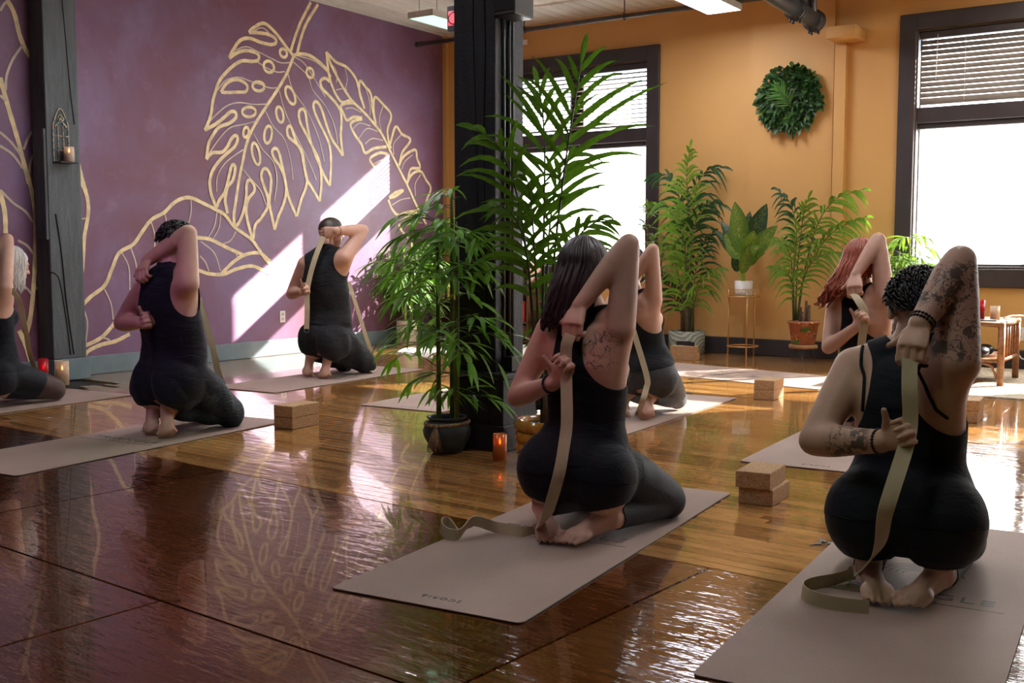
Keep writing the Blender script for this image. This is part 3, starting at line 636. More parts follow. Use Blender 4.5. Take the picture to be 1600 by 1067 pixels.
def build_person(cfg):
    J = {k: np.array(v) for k, v in zip(JN, cfg['J'])}
    J.update({k: np.array(v) for k, v in cfg.get('fix', {}).items()})
    sc = cfg.get('sc', 1.0); b = cfg.get('build', 1.0); hw = cfg.get('hip', 1.0); sw = cfg.get('arm', 1.0)
    mid = 0.5 * (J['hipL'] + J['hipR']); J['pel'] = 0.5 * J['pel'] + 0.5 * mid
    ax = J['neck'] - J['pel']
    for k, t, dy in (('waist', 0.33, 0.012), ('chest', 0.68, -0.012)):
        J[k] = 0.25 * J[k] + 0.75 * (J['pel'] + ax * t + np.array([0, dy, 0]))
    up = nrm(ax); lat = nrm(J['hipR'] - J['hipL']); lat = nrm(lat - up * (lat @ up)); fw = np.cross(up, lat)
    lats = nrm(J['shR'] - J['shL']); lats[2] *= 0.35; lats = nrm(lats - up * (lats @ up)); fws = np.cross(up, lats)
    S = lambda *x: tuple(v * sc * b for v in x)
    P = []; toes = []; arm = []; tor = []; leg = []; feet = []; hd = []
    def cap(g_, p, q, r1, r2):
        P.append(capsule(p, q, r1, r2)); g_.append((p, q, r1, r2))
    # torso
    def mixf(t): l = nrm(lat * (1 - t) + lats * t); return l, np.cross(up, l)
    l0, f0 = mixf(0); l5, f5 = mixf(0.5); l1, f1 = mixf(1)
    pel, wai, che, nek = J['pel'], J['waist'], J['chest'], J['neck']
    tw = cfg.get('waistw', 1.0)
    rings = [(pel - up * 0.085, l0, f0, *S(0.10 * hw, 0.08)), (pel - up * 0.03, l0, f0, *S(0.155 * hw, 0.115)), (pel + up * 0.04, l0, f0, *S(0.168 * hw, 0.122)), ((pel + wai) / 2 + up * 0.02, l0, f0, *S(0.150 * (hw + tw) / 2, 0.108)),
             (wai, l5, f5, *S(0.128 * tw, 0.096)), ((wai + che) / 2, l5, f5, *S(0.134 * tw, 0.100)), (che, l1, f1, *S(0.148, 0.106)), (che * 0.6 + nek * 0.4, l1, f1, *S(0.155, 0.102)), (che * 0.3 + nek * 0.7, l1, f1, *S(0.142, 0.086)),
             (nek - up * 0.02, l1, f1, *S(0.085, 0.062)), (nek + up * 0.03, l1, f1, *S(0.05, 0.05))]
    P.append(loft(rings))
    for c, _, _, a, d in rings[1:-1]: tor.append((c - l5 * max(a - d, 0), c + l5 * max(a - d, 0), d, d))
    for s, h in ((-1, J['hipL']), (1, J['hipR'])):       # buttocks
        c = h - f0 * 0.040 * b + l0 * s * 0.006 - up * 0.03; P.append(ellipsoid(c, (l0, f0, up), S(0.112 * hw, 0.122, 0.128))); P.append(ellipsoid(mid - f0 * 0.035 - up * 0.01, (l0, f0, up), S(0.135 * hw, 0.124, 0.12))); P.append(ellipsoid(pel - f0 * 0.02 + up * 0.03, (l0, f0, up), S(0.165 * hw, 0.115, 0.12))); tor.append((c, c, 0.11 * sc * b, 0.11 * sc * b))
    if cfg.get('female', True):
        for s in (-1, 1): P.append(ellipsoid(che * 0.8 + nek * 0.2 + f1 * 0.085 * b + l1 * s * 0.060 - up * 0.05, (l1, f1, up), S(0.055, 0.045, 0.058)))
    # legs
    for sd in 'LR':
        h, kn, an, to = J['hip' + sd], J['kne' + sd], J['an' + sd], J['to' + sd]; th = cfg.get('thigh', 1.0)
        cap(leg, h, kn, 0.100 * sc * b * th, 0.064 * sc * b * th); cap(leg, h * 0.6 + kn * 0.4 + np.array([0, 0, 0.012]), kn + np.array([0, 0, 0.02]), 0.088 * sc * b * th, 0.060 * sc * b)
        cl = kn * 0.62 + an * 0.38; cap(leg, kn, cl, 0.056 * sc, 0.056 * sc); cap(leg, cl, an, 0.056 * sc, 0.038 * sc)
        d = nrm(to - an); nn = np.cross(d, (1, 0, 0)); nn = nrm(nn if nn[1] < 0 or nn[2] > 0 else -nn)
        if nn[1] > 0.3: nn = -nn
        side = nrm(np.cross(d, nn)); side = side if side[0] > 0 else -side; out = 1 if sd == 'R' else -1
        heel = an + nn * 0.026 - d * 0.005; ball = to - d * 0.03
        cap(feet, an, heel, 0.036 * sc, 0.031 * sc); cap(feet, heel, ball + nn * 0.004, 0.031 * sc, 0.026 * sc)
        cap(feet, an, ball - nn * 0.006, 0.034 * sc, 0.024 * sc)
        P.append(ellipsoid(ball, (side, d, nn), (0.046 * sc, 0.05 * sc, 0.024 * sc))); feet.append((ball - side * .02, ball + side * .02, 0.026, 0.026))
        td = nrm(d * 0.9 - nn * 0.05) if not cfg.get('tuck') else nrm(np.array([0, 0.55, -0.15]) + d * 0.45)
        toes.append((ball, side, d, td, out))
        for i in range(5):
            o_ = (-0.040, -0.0175, 0.0015, 0.0205, 0.039)[i] * out; ln = (0.046, 0.044, 0.040, 0.034, 0.027)[i]; r_ = (0.0125, 0.0082, 0.0080, 0.0078, 0.0076)[i] * sc
            st = ball + side * o_ * sc + d * (0.030 - 0.004 * i); cap(feet, st, st + td * ln * sc, r_ * 1.05, r_)
    # neck and head
    hc = J['head']; hy = math.radians(cfg.get('headyaw', 0)); hf = nrm(np.array([-math.sin(hy), math.cos(hy), cfg.get('headpitch', -0.15)])); hu = nrm(np.array([0, 0, 1.0]) - hf * hf[2]); hl = np.cross(hf, hu)
    hu = nrm(hu + hl * cfg.get('headtilt', 0.0)); hl = np.cross(hf, hu); hx = (hl, hf, hu); nb = hc - hu * 0.055 - hf * 0.015
    cap(hd, nek - up * 0.02, nb, 0.058 * sc * b * cfg.get('neck', 1), 0.054 * sc * cfg.get('neck', 1))
    P.append(ellipsoid(hc + hu * 0.02, hx, (0.076 * sc, 0.096 * sc, 0.092 * sc))); hd.append((hc, hc, 0.092 * sc, 0.092 * sc))
    P.append(ellipsoid(hc - hu * 0.045 + hf * 0.030, hx, (0.060 * sc, 0.066 * sc, 0.070 * sc))); hd.append((hc - hu * .045 + hf * .03,) * 2 + (0.066 * sc,) * 2)
    P.append(ellipsoid(hc - hu * 0.095 + hf * 0.068, hx, (0.026 * sc, 0.024 * sc, 0.020 * sc)))
    cap(hd, hc + hf * 0.090 + hu * 0.002, hc + hf * 0.112 - hu * 0.030, 0.009, 0.013)                                  # nose
    P.append(ellipsoid(hc + hf * 0.090 - hu * 0.062, hx, (0.024, 0.012, 0.010)))                                     # lips
    P.append(ellipsoid(hc + hf * 0.084 + hu * 0.022, hx, (0.052, 0.014, 0.012)))                                     # brow
    for s in (-1, 1):
        P.append(ellipsoid(hc + hl * s * 0.079 * sc - hf * 0.006 - hu * 0.012, (nrm(hl * s + hf * -0.5), nrm(hf + hl * s * 0.4), hu), (0.010, 0.019, 0.032)))
        P.append(ellipsoid(hc + hf * 0.084 + hl * s * 0.032 - hu * 0.004, hx, (0.013, 0.010, 0.010)))
    # shoulders, arms, hands
    for s, sd in ((-1, 'L'), (1, 'R')):
        sh, el, wr, kn = J['sh' + sd], J['el' + sd], J['wr' + sd], J['kn' + sd]; r = sc * b * sw
        tor_s = che * 0.45 + nek * 0.55 + l1 * s * 0.09
        P.append(capsule(nek + up * 0.0, sh, 0.05 * r, 0.052 * r)); P.append(capsule(tor_s, sh, 0.085 * sc * b, 0.056 * r)); tor.append((nek, sh, 0.045 * r, 0.04 * r)); tor.append((tor_s, sh, 0.085 * sc * b, 0.05 * r))
        P.append(capsule(che + l1 * s * 0.088 * b, sh * 0.72 + el * 0.28, 0.068 * sc * b, 0.047 * r))                   # lat to armpit
        m1 = sh * 0.55 + el * 0.45; cap(arm, sh, m1, 0.055 * r, 0.049 * r); cap(arm, m1, el, 0.049 * r, 0.039 * r)
        fm = el * 0.68 + wr * 0.32; cap(arm, el, fm, 0.040 * r, 0.042 * r); cap(arm, fm, wr, 0.042 * r, 0.027 * r)
        a = nrm(kn - wr); HS = sc * cfg.get('hand', 1.0)
        if sd == 'L':                                      # behind the back, palm outward, fingers round an upright strap
            sp = np.array([0.12, -0.1, 1.0]); nn = np.array([0, -1.0, 0.0])
        else:                                              # hand hanging down behind the neck, palm to the back
            sp = np.array([1.0, 0.1, 0.25]); nn = np.array([0, 0.8, -0.3])
        if 'grip' + sd in cfg: sp, nn = map(np.array, cfg['grip' + sd])
        sp = nrm(sp - a * (sp @ a)); nn = nrm(nn - a * (nn @ a)); nn = nrm(nn - sp * (nn @ sp))
        rg = [(wr - a * 0.01, sp, nn, 0.026 * HS, 0.019 * HS), (wr + a * 0.025 * HS, sp, nn, 0.034 * HS, 0.018 * HS), (wr + a * 0.06 * HS, sp, nn, 0.042 * HS, 0.017 * HS), (kn, sp, nn, 0.043 * HS, 0.014 * HS)]
        P.append(loft(rg, 18)); arm.append((wr, kn, 0.034 * HS, 0.036 * HS))
        for i in range(4):
            k0 = kn + sp * (i - 1.5) * 0.0212 * HS + a * (0.004, 0.008, 0.005, -0.002)[i]; fl = (0.95, 1.05, 1.0, 0.8)[i] * HS; c_ = cfg.get('curl' + sd, 1.0)
            d1 = nrm(a * 0.75 + nn * 0.65 * c_); p1 = k0 + d1 * 0.036 * fl; d2 = nrm(a * (-0.25 * c_ + 0.3 * (1 - c_)) + nn * 1.0); p2 = p1 + d2 * 0.026 * fl; d3 = nrm(-a * 1.0 * c_ + nn * 0.15); p3 = p2 + d3 * 0.020 * fl
            cap(arm, k0 - a * 0.01, p1, 0.0092 * HS, 0.0086 * HS); cap(arm, p1, p2, 0.0086 * HS, 0.0080 * HS); cap(arm, p2, p3, 0.0080 * HS, 0.0072 * HS)
        ts = sp if sd == 'L' else -sp
        t0 = wr + a * 0.030 * HS + ts * 0.026 * HS; t1 = t0 + (ts * 0.6 + a * 0.6 + nn * 0.45) * 0.036 * HS; t2 = t1 + (ts * 0.75 + a * 0.35 + nn * 0.3) * 0.034 * HS
        cap(arm, t0, t1, 0.0135 * HS, 0.0105 * HS); cap(arm, t1, t2, 0.0105 * HS, 0.0085 * HS)
    m = remesh(join(*P), cfg.get('voxel', 0.006), 2)
    V, N, T = mesh_arrays(m)
    # smooth the trunk and limbs well, hands, feet and face hardly
    ne = len(m.edges); E_ = np.empty(ne * 2, dtype=np.int64); m.edges.foreach_get('vertices', E_); E_ = E_.reshape(-1, 2)
    deg = np.bincount(E_.ravel(), minlength=len(V)).astype(float)[:, None]
    fine = np.min([np.linalg.norm(V - J['kn' + q], axis=1) / 0.12 for q in 'LR'] + [np.linalg.norm(V - (J['to' + q] * 0.7 + J['an' + q] * 0.3), axis=1) / 0.15 for q in 'LR'] + [np.linalg.norm(V - J['head'], axis=1) / 0.17], axis=0)
    wgt = np.clip((fine - 0.9) / 0.4, 0, 1)[:, None] * 0.6
    its = int(30 * (0.005 / cfg.get('voxel', 0.006)) ** 2 * 1.3)
    for _ in range(its):
        S_ = np.stack([np.bincount(E_[:, 0], V[E_[:, 1], k_], len(V)) + np.bincount(E_[:, 1], V[E_[:, 0], k_], len(V)) for k_ in range(3)], 1) / deg
        V = V + (S_ - V) * wgt
    m.vertices.foreach_set('co', V.ravel()); m.update(); N = mesh_arrays(m)[1]
    for ball_, side_, d_, td_, out_ in toes:               # creases between the toes
        q = V - ball_; al = q @ d_; sd_ = (q @ side_) * out_ / sc; near = (np.linalg.norm(q, axis=1) < 0.085) & (q @ td_ > 0.022) & (np.abs(sd_) < 0.052) & (np.abs(q @ np.cross(side_, d_)) < 0.022)
        dep = sum(np.exp(-((sd_ - c_) / 0.0042) ** 2) for c_ in (-0.0285, -0.008, 0.011, 0.030)) * 0.0045 * np.clip((q @ td_ - 0.022) / 0.015, 0, 1) * near
        V = V - N * dep[:, None]
    m.vertices.foreach_set('co', V.ravel()); m.update(); N = mesh_arrays(m)[1]
    # keep feet and knees on the mat
    V[:, 2] = np.maximum(V[:, 2], 0.001); m.vertices.foreach_set('co', V.ravel()); m.update()
    m.polygons.foreach_set('use_smooth', [True] * len(m.polygons))
    dmin = lambda L: np.min([capd(V, *c) for c in L], axis=0)
    dA, dT, dL, dF, dH = dmin(arm), dmin(tor), dmin(leg), dmin(feet), dmin(hd)
    root = empty('person', (cfg['root'][0], cfg['root'][1], 0.0095), math.radians(cfg['yaw']), cfg['label'], 'person')
    body = mo('body', m, cfg['skin'], root)
    if cfg.get('tattoo'):
        w = np.zeros(len(V))
        for (c, r) in cfg['tattoo']: w = np.maximum(w, np.clip((r - np.linalg.norm(V - np.array(c), axis=1)) / 0.02, 0, 1))
        w *= np.clip((0.012 - np.minimum(dA, dT)) / 0.01, 0, 1)
        at = m.attributes.new('tattoo', 'FLOAT', 'POINT'); at.data.foreach_set('value', w)
    hgt = (V - pel) @ up
    notarm = dT - dA                                       # >0 where the arm is nearer
    # top
    t = cfg['top']
    gtop = np.minimum(hgt - t.get('hem', 0.02), 1.0)
    gtop = np.minimum(gtop, -(notarm) + 0.004 + 0.0)
    gtop = np.minimum(gtop, (dL - dT) + t.get('over', 0.05))
    for key, sh, s in (('hL', 'shL', -1), ('hR', 'shR', 1)):
        c, r_ = t[key]; cc = J[sh] + l1 * s * c[0] + f1 * c[1] + up * c[2]
        q = V - cc; q = np.stack([(q @ l1), 0.55 * (q @ f1), (q @ up) * t.get('holeh', 0.8)], 1); gtop = np.minimum(gtop, np.linalg.norm(q, axis=1) - r_)
    nc = nek + up * t.get('necku', 0.035) + f1 * t.get('neckf', 0.02); gtop = np.minimum(gtop, np.linalg.norm(V - nc, axis=1) - t.get('neckr', 0.085))
    gtop = np.minimum(gtop, dH - dT + 0.01)
    loose = t.get('loose', 0.0)
    off = 0.0055 + loose * np.clip(1.2 - (hgt - 0.0) / 0.45, 0, 1) * (0.6 + 0.4 * np.sin(V[:, 0] * 38 + V[:, 2] * 16)) + loose * 0.25
    cv = clip_tris(V, N, T, gtop, off)
    if len(cv[1]):
        o = mo(t['name'], cv, t['mat'], root); sm = o.modifiers.new('cloth', 'SOLIDIFY'); sm.thickness = 0.003; sm.offset = -1
    p = cfg['pants']
    gp = p.get('rise', 0.07) - hgt
    gp = np.minimum(gp, -notarm + 0.01)
    for sd in 'LR':
        kn, an = J['kne' + sd], J['an' + sd]; tt = (V - kn) @ (an - kn) / ((an - kn) @ (an - kn))
        own = capd(V, kn, an, 0.05, 0.045) < 0.05
        gp = np.where((dF < np.minimum(dL, dT) + 0.03) & own & (tt > 0.5), np.minimum(gp, (p.get('ankle', 0.9) - tt) * 0.3), gp)
    gp = np.minimum(gp, dF - np.minimum(dL, dT) + 0.016)
    lo = p.get('loose', 0.0); off = 0.004 + lo * (0.6 + 0.4 * np.sin(V[:, 1] * 42 + V[:, 2] * 22 + V[:, 0] * 12))
    pieces = [(p['name'], gp, p['mat'])]
    if 'sheer' in p:
        h_, k_ = 0.5 * (J['hipL'] + J['hipR']), 0.5 * (J['kneL'] + J['kneR']); tt = (V - h_) @ (k_ - h_) / ((k_ - h_) @ (k_ - h_)) - p['sheer']
        pieces = [(p['name'], np.minimum(gp, -tt * 0.3), p['mat']), ('mesh_panel', np.minimum(gp, tt * 0.3), p['sheermat'])]
    for nm_, g_, m_ in pieces:
        cv = clip_tris(V, N, T, g_, off); cv[0][:, 2] = np.maximum(cv[0][:, 2], -0.0025)
        if len(cv[1]):
            o = mo(nm_, cv, m_, root); sm = o.modifiers.new('cloth', 'SOLIDIFY'); sm.thickness = 0.0025; sm.offset = -1
    bvh = BVHTree.FromPolygons([tuple(v_) for v_ in V], [tuple(t_) for t_ in T])
    return root, J, dict(hx=hx, hc=hc, up=up, l1=l1, f1=f1, bvh=bvh, V=V, sc=sc)

def onbody(info, pts, off):
    out = []
    for p in pts:
        co, no, i, d = info['bvh'].find_nearest(Vector(p)); out.append(np.array(co) + np.array(no) * off)
    return np.array(out)

def locks(info, n, phi0, phi1, length, drift, r0=0.013, seedv=1, wave=0.0, topr=1.09, th_end=1.65, part=0.25, spread=1.0, taper=0.35, back=0.0):
    """strands laid over the scalp from the crown, then falling"""
    rg = random.Random(seedv); hl, hf, hu = info['hx']; hc = info['hc'] + hu * 0.02; sc = info['sc']; out = []
    for i in range(n):
        ph = phi0 + (phi1 - phi0) * ((i + 0.5) / n) + rg.uniform(-0.04, 0.04); pts = []
        th0 = part * rg.uniform(0.3, 1.2); te = th_end * rg.uniform(0.92, 1.05); k = topr + rg.uniform(-0.02, 0.03)
        for j in range(8):
            th = th0 + (te - th0) * j / 7
            dloc = hl * math.sin(th) * math.cos(ph) * 0.078 * sc + hf * math.sin(th) * math.sin(ph) * 0.098 * sc + hu * math.cos(th) * 0.094 * sc
            pts.append(hc + dloc * k)
        L = length * rg.uniform(0.82, 1.06); st = pts[-1]; m = 10
        for j in range(1, m + 1):
            t = j / m; w = wave * math.sin(t * 9 + i * 1.3) * t
            pts.append(st + np.array([0, 0, -1.0]) * L * t + np.array(drift) * (t ** 1.3) * rg.uniform(0.9, 1.1) + hl * (w + (rg.random() - 0.5) * 0.02 * spread) + np.array([0, -back, 0]) * math.sin(min(1, t * 2) * math.pi / 2))
        pts = spline(pts, 22); rr = r0 * np.clip(np.linspace(0.7, 1.1, 22), 0, 1.0); rr[-8:] *= np.linspace(1, taper, 8)
        out.append(tube(pts, rr, 6))
    return out

def cap_hair(info, k=1.05, thetamax=1.9, front=0.55, bumpy=0.006, seedv=3, n=46, m=26, zoff=0.02):
    """close cropped hair as a shell over the skull"""
    rg = np.random.RandomState(seedv); hl, hf, hu = info['hx']; hc = info['hc'] + hu * zoff; sc = info['sc']; V = []; F = []
    for i in range(m + 1):
        for j in range(n):
            ph = 2 * math.pi * j / n; fr = max(0.0, math.sin(ph)); tm = thetamax * (1 - front * fr ** 1.2) - (0.12 if abs(math.sin(ph)) < 0.3 else 0)
            th = tm * i / m; kk = k * (1 - 0.06 * (i / m) ** 6) + rg.uniform(-bumpy, bumpy) * 8 * (0.3 + 0.7 * (1 - i / m))
            V.append(hc + (hl * math.sin(th) * math.cos(ph) * 0.077 + hf * math.sin(th) * math.sin(ph) * 0.097 + hu * math.cos(th) * 0.093) * sc * kk)
    for i in range(m):
        for j in range(n):
            a, b = i * n + j, i * n + (j + 1) % n; F.append((a, a + n, b + n, b))
    return V, F

def tufts(info, n, length, r0, seedv, th0=0.0, th1=1.5, back=0.6, front=0.45):
    """short hair: many small tapered strands lying over the skull"""
    rg_ = random.Random(seedv); hl, hf, hu = info['hx']; hc = info['hc'] + hu * 0.02; sc = info['sc']; out = []
    for i in range(n):
        ph = rg_.uniform(0, 2 * math.pi); tm = th1 * (1 - front * max(0, math.sin(ph))); th = math.acos(1 - rg_.random() * (1 - math.cos(tm))); th = max(th, th0)
        d = hl * math.sin(th) * math.cos(ph) * 0.077 + hf * math.sin(th) * math.sin(ph) * 0.097 + hu * math.cos(th) * 0.093
        p = hc + d * sc * 1.02; nn = nrm(d); t = nrm(-hf * back - hu * 0.5 + hl * rg_.uniform(-0.5, 0.5)); t = nrm(t - nn * (t @ nn)); L = length * rg_.uniform(0.6, 1.1)
        out.append(tube([p, p + nn * 0.010 + t * L * 0.35, p + nn * 0.013 + t * L * 0.7, p + nn * 0.008 + t * L], [r0, r0, r0 * 0.8, r0 * 0.2], 5))
    return out
# ------------------------------------------------------------------ who kneels where
SK1 = skin('skin_fair', (0.60, 0.36, 0.27)); SK2 = skin('skin_fair_inked', (0.60, 0.37, 0.28), 1); SK3 = skin('skin_tan_inked', (0.52, 0.33, 0.24), 2); SK4 = skin('skin_tan', (0.52, 0.31, 0.225))
NAVY = cloth('navy_black_jersey', (0.0065, 0.0085, 0.014)); LEGG = cloth('navy_black_leggings', (0.0065, 0.009, 0.015), 0.6, 0.18); CHAR = cloth('charcoal_jersey', (0.017, 0.019, 0.023), 0.8, 0.6)
SLATE = cloth('slate_trousers', (0.011, 0.020, 0.026), 0.7, 0.8, 12); GREYL = cloth('grey_leggings', (0.060, 0.064, 0.070), 0.6, 0.2); SHEER = cloth('sheer_mesh', (0.065, 0.040, 0.036), 0.55, 0.1)
PPL = {}
PPL['P4'] = build_person(dict(root=(-1.92, 3.34), yaw=5, sc=1.0, build=1.02, hip=1.05, thigh=1.08, waistw=1.06, voxel=0.005, skin=SK2, headyaw=14, headpitch=-0.05,
 label='kneeling person with long straight dark hair and a line tattoo on the shoulder blade',
 J=[[-0.008, -0.060, 0.208], [-0.01, -0.01, 0.362], [0.01, -0.03, 0.577], [0.013, 0.0, 0.779], [-0.035, 0.022, 0.921], [-0.161, 0.013, 0.715], [-0.272, -0.042, 0.466], [-0.063, -0.160, 0.542], [-0.006, -0.175, 0.612], [0.142, -0.060, 0.731], [0.157, -0.024, 1.021], [0.021, -0.130, 0.809], [0.015, -0.175, 0.745], [-0.097, -0.057, 0.256], [-0.134, 0.302, 0.065], [-0.137, -0.101, 0.089], [-0.045, -0.224, 0.024], [0.082, -0.043, 0.24], [0.178, 0.314, 0.064], [0.124, -0.084, 0.071], [0.039, -0.222, 0.026]],
 top=dict(name='tank_top', mat=NAVY, hem=-0.02, hL=((0.035, -0.04, -0.055), 0.135), hR=((0.045, -0.03, -0.045), 0.140), neckr=0.082), pants=dict(name='leggings', mat=LEGG, rise=0.12, ankle=0.93), tattoo=[((0.105, -0.13, 0.66), 0.085)]))
PPL['P7'] = build_person(dict(root=(-0.84, 3.31), yaw=4, sc=1.04, build=1.06, hip=1.03, thigh=1.05, arm=1.12, voxel=0.005, skin=SK3, headyaw=30, headpitch=-0.2, headtilt=0.12, waistw=1.08, neck=1.12,
 label='kneeling person with short dark hair, heavily tattooed raised arm and bead bracelets',
 J=[[0.036, -0.005, 0.21], [0.030, -0.03, 0.365], [0.01, -0.021, 0.541], [0.033, 0.03, 0.705], [0.036, 0.060, 0.822], [-0.142, 0.05, 0.637], [-0.22, -0.12, 0.431], [-0.009, -0.21, 0.460], [0.062, -0.24, 0.497], [0.163, -0.06, 0.677], [0.155, 0.005, 0.968], [0.076, -0.146, 0.791], [0.063, -0.20, 0.727], [-0.057, -0.037, 0.244], [-0.126, 0.342, 0.064], [-0.063, -0.073, 0.057], [0.003, -0.236, 0.024], [0.129, -0.031, 0.244], [0.14, 0.355, 0.064], [0.14, -0.063, 0.056], [0.088, -0.229, 0.026]],
 top=dict(name='tank_top', mat=NAVY, hem=-0.02, hL=((0.015, -0.05, -0.055), 0.125), hR=((0.05, -0.05, -0.045), 0.142), neckr=0.09), pants=dict(name='leggings', mat=LEGG, rise=0.12, ankle=0.93),
 tattoo=[((0.16, -0.02, 0.86), 0.12), ((0.17, -0.05, 0.74), 0.10), ((0.11, -0.08, 0.88), 0.09), ((-0.09, -0.18, 0.44), 0.085)]))
PPL['P2'] = build_person(dict(root=(-4.88, 3.92), yaw=5, sc=1.08, build=1.08, hip=0.90, arm=1.02, voxel=0.006, female=False, tuck=True, skin=SK4, headyaw=0, waistw=1.26,
 label='kneeling person in loose navy tank and slate trousers on the mat beside the wall post',
 J=[[0.008, -0.036, 0.283], [0.0, -0.0, 0.473], [0.02, -0.047, 0.693], [0.045, -0.082, 0.887], [0.045, -0.02, 1.034], [-0.115, -0.10, 0.795], [-0.334, -0.077, 0.6], [-0.075, -0.175, 0.612], [0.018, -0.195, 0.635], [0.220, -0.12, 0.827], [0.161, -0.045, 1.095], [-0.042, -0.145, 0.949], [-0.020, -0.21, 0.895], [-0.089, -0.004, 0.297], [-0.139, 0.371, 0.065], [-0.110, -0.057, 0.131], [-0.050, -0.152, 0.032], [0.101, -0.03, 0.318], [0.1, 0.308, 0.065], [0.038, -0.095, 0.142], [0.100, -0.18, 0.036]],
 top=dict(name='tank_top', mat=NAVY, hem=-0.075, over=0.12, loose=0.016, hL=((0.02, 0.0, -0.02), 0.080), hR=((0.065, 0.0, -0.045), 0.130), neckr=0.070, neckf=0.04), pants=dict(name='trousers', mat=SLATE, rise=0.05, ankle=0.94, loose=0.010)))
PPL['P3'] = build_person(dict(root=(-6.12, 6.40), yaw=3, sc=1.10, build=1.10, hip=0.92, arm=1.0, voxel=0.006, female=False, tuck=True, skin=SK1, headyaw=-22, waistw=1.22, gripR=((0.2, 0.1, 1.0), (-0.3, 0.9, 0)),
 label='kneeling person with shaved head in charcoal tank and trousers facing the sunlit mural corner',
 J=[[0.031, 0.031, 0.345], [0.01, 0.017, 0.51], [0.0, -0.02, 0.754], [0.03, -0.04, 1.0], [0.042, 0.025, 1.15], [-0.130, -0.08, 0.902], [-0.315, -0.05, 0.658], [-0.080, -0.19, 0.681], [0.012, -0.215, 0.715], [0.232, -0.04, 0.955], [0.267, 0.155, 1.172], [0.205, -0.10, 1.162], [0.115, -0.135, 1.147], [-0.075, 0.011, 0.325], [-0.141, 0.395, 0.066], [-0.117, -0.039, 0.178], [-0.076, -0.148, 0.035], [0.125, -0.014, 0.322], [0.104, 0.379, 0.066], [0.075, -0.051, 0.18], [0.106, -0.152, 0.033]],
 top=dict(name='tank_top', mat=CHAR, hem=0.10, loose=0.007, hL=((0.045, 0.0, -0.02), 0.095), hR=((0.06, 0.0, -0.03), 0.120), neckr=0.068, neckf=0.04), pants=dict(name='trousers', mat=CHAR, rise=0.115, ankle=0.90, loose=0.008)))
PPL['P5'] = build_person(dict(root=(-3.04, 5.92), yaw=3, sc=0.99, tuck=True, voxel=0.007, skin=SK1, hip=1.05,
 label='kneeling person in grey leggings and dark tank on the sunlit mat before the brick-stacked blocks',
 J=[[0.043, 0.014, 0.255], [0.02, 0.02, 0.412], [0.0, 0.0, 0.601], [-0.04, -0.03, 0.741], [-0.07, -0.015, 0.905], [-0.19, 0.03, 0.700], [-0.283, -0.092, 0.478], [-0.082, -0.175, 0.6], [-0.020, -0.185, 0.659], [0.105, -0.06, 0.705], [0.112, -0.10, 1.012], [-0.01, -0.13, 0.815], [0.0, -0.18, 0.75], [-0.051, 0.01, 0.27], [-0.122, 0.362, 0.065], [-0.081, -0.022, 0.132], [-0.06, -0.152, 0.034], [0.125, -0.005, 0.275], [0.095, 0.342, 0.065], [0.081, -0.044, 0.125], [0.108, -0.165, 0.04]],
 top=dict(name='tank_top', mat=CHAR, hem=0.03, loose=0.004, hL=((0.03, -0.02, -0.03), 0.11), hR=((0.05, -0.02, -0.045), 0.135), neckr=0.082), pants=dict(name='leggings', mat=GREYL, rise=0.07, ankle=0.93)))
PPL['P6'] = build_person(dict(root=(-1.66, 5.85), yaw=3, sc=1.0, voxel=0.006, skin=SK1, headyaw=-10,
 label='kneeling person with long wavy red hair in a black racerback top',
 J=[[0.0, 0.008, 0.258], [-0.008, 0.005, 0.422], [-0.002, 0.01, 0.612], [-0.030, 0.0, 0.792], [-0.047, 0.009, 0.942], [-0.180, 0.04, 0.705], [-0.18, -0.10, 0.487], [-0.018, -0.19, 0.605], [0.028, -0.215, 0.662], [0.095, -0.07, 0.771], [0.050, -0.034, 1.059], [-0.035, -0.150, 0.877], [-0.027, -0.205, 0.81], [-0.09, 0.004, 0.223], [-0.128, 0.381, 0.065], [-0.082, -0.016, 0.089], [-0.05, -0.172, 0.03], [0.09, 0.003, 0.224], [0.128, 0.379, 0.065], [0.082, -0.018, 0.091], [0.049, -0.173, 0.03]],
 top=dict(name='racerback_top', mat=NAVY, hem=-0.02, hL=((0.03, -0.05, -0.055), 0.125), hR=((0.04, -0.05, -0.065), 0.145), neckr=0.078), pants=dict(name='leggings', mat=LEGG, rise=0.12, ankle=0.93)))
PPL['P1'] = build_person(dict(root=(-6.70, 3.95), yaw=4, sc=1.0, voxel=0.007, skin=SK1, headyaw=-8,
 label='kneeling person with straight platinum hair and leggings with sheer mesh panels',
 J=[[0.0, 0.001, 0.25], [-0.0, 0.017, 0.409], [-0.004, -0.006, 0.588], [0.01, 0.0, 0.759], [0.035, 0.120, 0.905], [-0.163, 0.013, 0.701], [-0.296, -0.068, 0.459], [-0.087, -0.175, 0.553], [-0.023, -0.18, 0.616], [0.156, -0.031, 0.774], [0.105, 0.043, 1.08], [0.023, -0.13, 0.862], [0.001, -0.18, 0.783], [-0.09, 0.003, 0.217], [-0.128, 0.382, 0.065], [-0.082, -0.015, 0.089], [-0.05, -0.171, 0.03], [0.09, -0.01, 0.223], [0.097, 0.368, 0.065], [0.083, -0.03, 0.097], [0.047, -0.183, 0.03]],
 top=dict(name='tank_top', mat=NAVY, hem=0.0, hL=((0.03, -0.03, -0.04), 0.11), hR=((0.05, -0.02, -0.045), 0.135), neckr=0.078), pants=dict(name='leggings', mat=LEGG, rise=0.12, ankle=0.93, sheer=0.62, sheermat=SHEER)))

